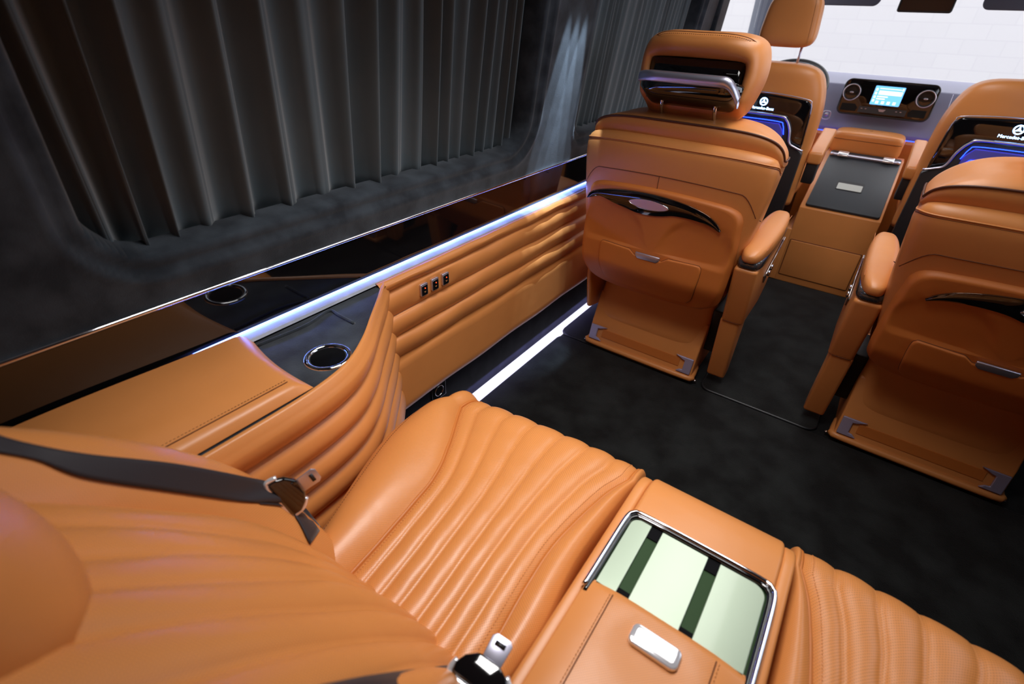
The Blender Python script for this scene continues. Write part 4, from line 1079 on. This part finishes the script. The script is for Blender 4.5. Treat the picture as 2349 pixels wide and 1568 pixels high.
    mk('star', *prism(star, (0, -0.001, 0), (0, 0.001, 0)), M_bluew, em, smooth=False)
    textmesh('Mercedes-Benz', 0.017, M_bluew, em, Matrix.Translation((0, -0.122, 0.833)) @ Matrix.Rotation(math.radians(90), 4, 'X'))
    for ch in t.children:
        if ch.name.split('.')[0] in ('glossy_band', 'lower_back_panel', 'emblem'): ch.location.z += 0.036
    # seat cushion
    mk('seat_cushion', *superell((0, 3.22, 0.50), (0.25, 0.28, 0.09), 4, 40, 18), M_lea, t)
    mk('seat_box', *box(-0.22, 0.22, 2.88, 3.42, 0.0, 0.42), M_plast, t, mods=[bev(0.02, 3)])
    # headrest
    def hf(v): return np.array([v[0] * (1 + 0.12 * v[2] / -0.12), v[1] - 0.1 * v[2], v[2]])
    mk('headrest', *superell((0, 2.945, 1.225), (0.128, 0.052, 0.105), 4.4, 56, 30, lambda v: np.array([v[0] * (1 - 0.16 * (v[2] + 0.105) / 0.21), v[1] + 0.1 * v[2], v[2]])), M_lea, t)
    mk('headrest_seam', *stitches([(0.100 - 0.018 * (z - 1.13) / 0.18, 2.896 + 0.1 * (z - 1.225), z) for z in np.linspace(1.135, 1.315, 40)], 0.006, 0.004, 0.0008), M_seam, t)
    for s in (-1, 1):
        mk('headrest_post', *tube([(s * 0.075, 2.94, 1.05), (s * 0.075, 2.94, 1.13)], 0.0055, 10), M_satin, t)
        mk('post_collar', *lathe([(0.0001, 0.006), (0.014, 0.005), (0.016, 0)], (s * 0.075, 2.94, 1.050), 2, 20), M_plast, t)
    return t
cab1 = cab_seat('tan cab seat with glowing emblem beyond the left armchair, near the steering wheel')
cab1.location = (-0.520, 2.95, 0)
def cab_arm(parent, x0, x1, s):
    arm = mk('folding_armrest', *prism([(x0, y, z) for y, z in [(2.93, 0.635), (2.93, 0.69), (3.25, 0.765), (3.27, 0.755), (3.27, 0.72), (2.98, 0.635)]], (0, 0, 0), (x1 - x0, 0, 0)), M_lea, parent, mods=[bev(0.012, 4, 30)])
    rbox('armrest_bracket', x0 + 0.005, x1 - 0.005, 2.94, 3.02, 0.54, 0.64, M_plast, 0.006, parent)
cab2 = copy_tree(cab1); cab2.location = (0.425, 2.95, 0)
cab2['label'] = 'tan cab seat with glowing emblem beyond the right armchair, cut by the right edge'
for o_2 in cab2.children:
    if o_2.name.split('.')[0] in ('headrest', 'headrest_seam', 'headrest_post', 'post_collar'): o_2.location.x += 0.05
# folding armrests: one each, on the side towards the middle
ORG[cab1] = np.array([-0.520, 2.95, 0]); ORG[cab2] = np.array([0.425, 2.95, 0])
cab_arm(cab1, -0.268, -0.205, 1); cab_arm(cab2, 0.138, 0.190, -1)

# ================================================================== FRIDGE CONSOLE
def fridge():
    t = thing('fridge_console', 'tan leather box with charcoal lid and cushioned top between the cab seats', 'console', (-0.045, 3.2, 0.0))
    x0, x1 = -0.226, 0.140
    side = [(2.955, 0.004), (2.955, 0.420), (3.40, 0.628), (3.50, 0.628), (3.50, 0.004)]
    mk('leather_box', *prism([(x0, y, z) for y, z in side], (0, 0, 0), (x1 - x0, 0, 0)), M_lea, t, mods=[bev(0.004, 3, 30)])
    # base skirt strip on the left, a little lower and wider
    rbox('base_step', x0 - 0.032, x0 + 0.01, 2.955, 3.3, 0.004, 0.30, M_lea, 0.005, t)
    # drawer
    dr = mk('drawer_front', *prism([(x, 2.955, z) for x, z in rrect(-0.209, 0.122, 0.045, 0.243, 0.005, 3)], (0, -0.005, 0), (0, 0.002, 0)), M_lea, t, mods=[bev(0.0015, 2)])
    mk('drawer_gap', *tube([(x, 2.9548, z) for x, z in rrect(-0.212, 0.125, 0.042, 0.246, 0.006, 3)], 0.0022, 6, closed=True), M_seam, t)
    # charcoal lid, inset in the sloping top
    sl = (0.628 - 0.420) / (3.40 - 2.955)
    def S(x, y, h): n = np.array([0, -sl, 1]) / math.hypot(1, sl); return np.array([x, y, 0.420 + sl * (y - 2.955)]) + n * h
    ld = mk('fridge_lid', *prism([S(x, y, 0.0) for x, y in rrect(x0 + 0.022, x1 - 0.012, 2.966, 3.395, 0.01, 3)], (0, 0, 0), S(0, 3, 0.016) - S(0, 3, 0)), M_char, t, mods=[bev(0.003, 2, 50)])
    nn_ = np.array([0, -sl, 1.0]); d_ = ray(1950, 427); hc = CAMP + d_ * (nn_.dot(np.array([0, 2.955, 0.436]) - CAMP) / nn_.dot(d_))
    mk('lid_handle', *prism([S(hc[0] + x, hc[1] + y, 0.0165) for x, y in rrect(-0.062, 0.062, -0.032, 0.034, 0.008, 4)], (0, 0, 0), (0, 0, 0.0015)), M_plast, ld, smooth=False)
    mk('handle_window', *prism([S(hc[0] + x, hc[1] - 0.004 + y, 0.0182) for x, y in rrect(-0.056, 0.056, -0.026, 0.018, 0.004, 3)], (0, 0, 0), (0, 0, 0.0012)), simple('pale_grey_plastic', (0.55, 0.58, 0.54), 0.5), ld, smooth=False)
    hb = mk('hinge_bar', *tube([S(x, 3.355, 0.022) for x in np.linspace(x0 + 0.025, x1 - 0.015, 20)], 0.009, 10), M_satin, t)
    for a, b_ in ((-0.165, -0.115), (0.045, 0.095)):
        mk('hinge_clip', *prism([S(x, y, 0.024) for x, y in rrect(a, b_, 3.340, 3.372, 0.004, 3)], (0, 0, 0), (0, 0, 0.010)), M_white, hb, mods=[bev(0.002, 2)])
    # cushioned rear block
    def cf(v): return v
    mk('top_cushion', *superell((-0.058, 3.50, 0.680), (0.168, 0.105, 0.060), 6.0, 64, 28), M_lea, t)
    mk('cushion_seam', *tube([(x, 3.3955 + 0.006 * abs((x + 0.058) / 0.16) ** 8, 0.700) for x in np.linspace(-0.216, 0.100, 40)], 0.0015, 6), M_seam, t)
fridge()

# ================================================================== DASHBOARD
def dashboard():
    t = thing('dashboard', 'dashboard in glare-lightened colour with tablet style media unit and round vents below the windscreen', 'dashboard', (-0.05, 3.8, 0.2))
    prof = [(3.66, 0.10), (3.66, 0.700), (3.655, 0.715), (3.70, 0.80), (3.735, 0.88), (3.77, 0.935), (3.85, 0.955), (4.05, 0.965), (4.32, 0.96), (4.36, 0.95), (4.30, 0.10)]
    mk('dash_body', *prism([(-0.93, y, z) for y, z in prof], (0, 0, 0), (1.84, 0, 0)), M_dash, t, mods=[bev(0.03, 4, 12)])
    # lower tan section
    mk('lower_trim', *prism([(-0.90, y, z) for y, z in [(3.62, 0.10), (3.62, 0.68), (3.665, 0.695), (3.68, 0.10)]], (0, 0, 0), (1.78, 0, 0)), M_shell, t, smooth=False)
    mk('ambient_line', *tube([(x, 3.612, 0.700) for x in np.linspace(-0.42, -0.175, 10)], 0.0022, 6), M_blue, t)
    mk('ambient_line', *tube([(x, 3.612, 0.700) for x in np.linspace(0.085, 0.42, 10)], 0.0022, 6), M_blue, t)
    rbox('climate_panel', -0.172, 0.082, 3.570, 3.64, 0.672, 0.712, M_gloss, 0.004, t)
    for x in (-0.135, 0.045): mk('seat_heater_switch', *prism([(x + a, 3.569, 0.698 + b_) for a, b_ in [(-0.018, 0.006), (0.022, 0.006), (0.012, -0.006), (-0.014, -0.006)]], (0, -0.001, 0), (0, 0.002, 0)), M_satin, t, smooth=False)
    mk('amber_display', *join([box(-0.075 + 0.013 * k, -0.066 + 0.013 * k, 3.5685, 3.5695, 0.690, 0.704 - 0.004 * (k % 2)) for k in range(5)]), M_amber, t, smooth=False)
    # media unit
    tilt = 0.25
    def U(x, h, d=0.0):  # h up the face, d outwards (towards the cabin)
        return (x, 3.625 + tilt * h * 0.35 - d, 0.800 + h)
    W2 = [(-0.262 + 0, 0.0)]
    cx_ = -0.053
    outer = [(cx_ + x, z) for x, z in rrect(-0.215, 0.218, 0.0, 0.172, 0.030, 6)]
    mu = mk('media_unit', *prism([U(x, z) for x, z in outer], (0, -0.006, 0), (0, 0.06, 0)), M_gloss, t, mods=[bev(0.005, 3, 50)])
    mk('unit_frame', *tube([U(x, z, 0.006) for x, z in outer], 0.004, 8, closed=True), M_plast, mu)
    # lower control bar
    mk('control_bar', *prism([U(x, z, 0.008) for x, z in [(-0.165, 0.014), (0.060, 0.014), (0.060, 0.044), (-0.165, 0.044)]], (0, -0.002, 0), (0, 0.004, 0)), M_char, mu, smooth=False)
    mk('hazard_button', *prism([U(cx_ + x, z, 0.010) for x, z in [(-0.018, 0.038), (0.018, 0.038), (0.010, 0.026), (-0.010, 0.026)]], (0, -0.002, 0), (0, 0.002, 0)), M_satin, mu, smooth=False)
    for k in range(4): mk('key_mark', *box(*(lambda c_: (c_[0] - 0.004, c_[0] + 0.004, c_[1] - 0.001, c_[1] + 0.001, c_[2] - 0.0015, c_[2] + 0.0015))(U(-0.150 + 0.02 * (k % 2) + 0.165 * (k // 2), 0.034, 0.011))), M_satin, mu, smooth=False)
    for s in (-1, 1):
        mk('storage_slot', *prism([U(cx_ + s * x, z, 0.007) for x, z in [(0.200, 0.016), (0.125, 0.016), (0.120, 0.036), (0.135, 0.052), (0.200, 0.052)]], (0, -0.001, 0), (0, 0.002, 0)), simple('slot_black', (0.002, 0.002, 0.002), 0.9), mu, smooth=False)
        vc = U(cx_ + s * 0.172, 0.108, 0.004)
        v_ = mk('air_vent', *lathe([(0.030, 0.006), (0.033, -0.016), (0.041, -0.016), (0.045, -0.004), (0.045, 0.006)], vc, 1, 48), M_plast, mu)
        mk('vent_ring', *tube([(vc[0] + 0.040 * math.cos(a), vc[1] - 0.018, vc[2] + 0.040 * math.sin(a)) for a in np.linspace(0, 2 * math.pi, 40, endpoint=False)], 0.0024, 8, closed=True), M_satin, v_)
        mk('vent_core', *join([lathe([(0.0001, 0), (0.031, 0.001)], (vc[0], vc[1] - 0.004, vc[2]), 1, 32), box(vc[0] - 0.03, vc[0] + 0.03, vc[1] - 0.012, vc[1] - 0.006, vc[2] - 0.0015, vc[2] + 0.0015)]), M_plast, v_)
        mk('vent_knob', *superell((vc[0], vc[1] - 0.014, vc[2]), (0.010, 0.006, 0.005), 2.4, 20, 10), M_satin, v_)
    # screen
    sc = mk('screen', *prism([U(x, z, 0.0065) for x, z in rrect(-0.122, 0.016, 0.058, 0.150, 0.004, 3)], (0, -0.0015, 0), (0, 0.001, 0)), M_screen, mu, smooth=False)
    tiles = [(-0.098, 0.010, 0.108, 0.128)] + [(-0.116, -0.106, 0.072 + 0.018 * k, 0.084 + 0.018 * k) for k in range(4)] + [(-0.100, -0.050, 0.096, 0.102), (-0.100, -0.060, 0.085, 0.091), (-0.10, 0.0, 0.136, 0.140)] + [(-0.098 + 0.027 * k, -0.084 + 0.027 * k, 0.064, 0.078) for k in range(4)] + [(0.003, 0.011, 0.133, 0.145)]
    mk('screen_tiles', *join([prism([U(x, z, 0.0095) for x, z in ((a, c_), (b_, c_), (b_, d), (a, d))], (0, -0.0003, 0), (0, 0.0003, 0)) for a, b_, c_, d in tiles]), M_screenw, sc, smooth=False)
    # start button
    sb = PY(1896, 262, 3.655)
    mk('start_button', *join([lathe([(0.0001, -0.006), (0.010, -0.006), (0.011, 0)], sb, 1, 24)]), M_satin, t)
    mk('button_surround', *tube([(sb[0] + x, sb[1] - 0.004, sb[2] + z) for x, z in rrect(-0.020, 0.020, -0.026, 0.018, 0.012, 5)], 0.003, 8, closed=True), M_satin, t)
    # cable loop on the right
    mk('loose_cable', *tube(cat([PY(2187, 217, 3.70), PY(2180, 235, 3.68), PY(2175, 250, 3.66), PY(2176, 260, 3.66), PY(2184, 264, 3.66)], 20), 0.0012, 6), M_satin, t)
dashboard()
# steering wheel just showing beside the cab seat
sw = thing('steering_wheel', 'dark steering wheel rim with silver spoke edge showing right of the left cab seat', 'steering wheel', (-0.47, 3.5, 0.84))
cw = np.array([-0.535, 3.47, 0.925]); a_ = np.array([1, 0, 0]); b_ = np.array([0, 0.80, 0.60])
mk('wheel_rim', *tube([cw + 0.185 * (math.cos(q) * a_ + math.sin(q) * b_) for q in np.linspace(0, 2 * math.pi, 64, endpoint=False)], 0.015, 12, closed=True), M_plast, sw)
mk('rim_inlay', *tube([cw + 0.169 * (math.cos(q) * a_ + math.sin(q) * b_) + np.array([0, -0.004, 0.004]) for q in np.linspace(0, 2 * math.pi, 64, endpoint=False)], 0.005, 8, closed=True), M_chrome, sw)
mk('hub', *superell(cw + np.array([0, 0.02, -0.01]), (0.07, 0.03, 0.06), 3, 30, 16), M_plast, sw)
for q in (0, math.pi, -math.pi / 2): mk('spoke', *tube([cw + 0.05 * (math.cos(q) * a_ + math.sin(q) * b_), cw + 0.175 * (math.cos(q) * a_ + math.sin(q) * b_)], 0.012, 8), M_satin, sw)
mk('column', *tube([cw + np.array([0, 0.02, -0.01]), cw + np.array([0, 0.16, -0.10])], 0.035, 16), M_plast, sw)

# windscreen, visors, mirror, cab pillars
structure(mk('window_1', *prism([(-0.88, 4.34, 0.96), (0.86, 4.34, 0.96), (0.80, 3.78, 1.86), (-0.80, 3.78, 1.86)], (0, 0, 0), (0, 0.004, 0.002)), M_glass, smooth=False))
def vis(u0, v0, u1, v1, label):
    a = PY(u0, v1, 3.55); b2 = PY(u1, v1, 3.55)
    t = thing('sun_visor', label, 'sun visor', ((a[0] + b2[0]) / 2, 3.55, a[2]), 'dark sun visors above the windscreen')
    zb_ = (a[2] + b2[2]) / 2
    mk('visor_board', *prism([(x, 3.55 + 0.5 * (z - zb_), z) for x, z in rrect(a[0], b2[0], zb_, zb_ + 0.19, 0.03, 6)], (0, 0, 0), (0, 0.018, 0)), M_visor, t, mods=[bev(0.005, 3, 50)])
    mk('visor_rod', *tube([(a[0] + 0.02, 3.655, zb_ + 0.185), (b2[0] - 0.02, 3.655, zb_ + 0.185)], 0.006, 8), M_plast, t)
vis(1800, 0, 2016, 12, 'dark sun visor at the top edge above the media unit')
vis(2247, 0, 2560, 26, 'dark sun visor at the top right corner')
a = PY(2120, 30, 3.66)
mt = thing('rear_view_mirror', 'dark rear view mirror hanging at the top edge between the visors', 'mirror', tuple(a))
m0 = PY(2057, 22, 3.66); m1 = PY(2182, 31, 3.66)
mk('mirror_body', *prism([(x, 3.66 + 0.2 * (z - m1[2]), z) for x, z in rrect(m0[0], m1[0], m1[2], m1[2] + 0.085, 0.012, 5)], (0, -0.004, 0), (0, 0.03, 0)), M_plast, mt, mods=[bev(0.006, 3, 50)])
mk('mirror_glass', *prism([(x, 3.655 + 0.2 * (z - m1[2]), z) for x, z in rrect(m0[0] + 0.01, m1[0] - 0.008, m1[2] + 0.008, m1[2] + 0.078, 0.010, 5)], (0, -0.001, 0), (0, 0.001, 0)), M_bronze, mt, smooth=False)
mk('mirror_stem', *tube([(a[0], 3.68, a[2] + 0.05), (a[0], 3.72, a[2] + 0.2), (a[0], 3.80, 1.84)], 0.014, 10), M_plast, mt)
structure(mk('trim_1', *prism([(-0.93, 2.86, 0.64), (-0.93, 2.98, 0.64), (-0.83, 2.98, 1.86), (-0.83, 2.86, 1.86)], (0, 0, 0), (0.05, 0, 0)), M_suede, smooth=False, mods=[bev(0.01, 3)]))
structure(mk('trim_2', *prism([(-0.97, 4.28, 0.95), (-0.88, 4.36, 0.95), (-0.80, 3.80, 1.88), (-0.84, 3.66, 1.88)], (0, 0, 0), (-0.05, 0.0, 0)), M_pillar, smooth=False, mods=[bev(0.01, 3)]))
structure(mk('trim_3', *prism([(0.92, 4.28, 0.95), (0.86, 4.36, 0.95), (0.80, 3.80, 1.88), (0.84, 3.66, 1.88)], (0, 0, 0), (0.05, 0.0, 0)), M_pillar, smooth=False, mods=[bev(0.01, 3)]))
structure(mk('door_1', *prism([(-0.96, 2.98, 0.10), (-0.96, 4.2, 0.10), (-0.96, 4.2, 0.92), (-0.96, 2.98, 0.92)], (0, 0, 0), (-0.06, 0, 0)), M_plast, smooth=False, mods=[bev(0.01, 3)]))
structure(mk('trim_4', *tube([(-0.955, 3.02, 0.93), (-0.90, 3.06, 1.80)], 0.018, 8), M_pillar))
structure(mk('window_2', *prism([(-0.965, 3.0, 0.92), (-0.965, 4.2, 0.92), (-0.87, 3.75, 1.84), (-0.87, 3.0, 1.84)], (0, 0, 0), (-0.004, 0, 0)), M_glass, smooth=False))
# lamps in the roof
for y, lx in ((0.66, -0.33), (1.9, -0.05)):
    t = thing('ceiling_light', 'flat rectangular ceiling light in the roof lining ' + ('above the rear bench' if y < 1 else 'above the armchairs'), 'ceiling light', (lx, y, 1.86))
    rbox('light_frame', lx - 0.24, lx + 0.24, y - (0.36 if y < 1 else 0.84), y + (0.36 if y < 1 else 0.84), 1.835, 1.862, M_plast, 0.006, t)
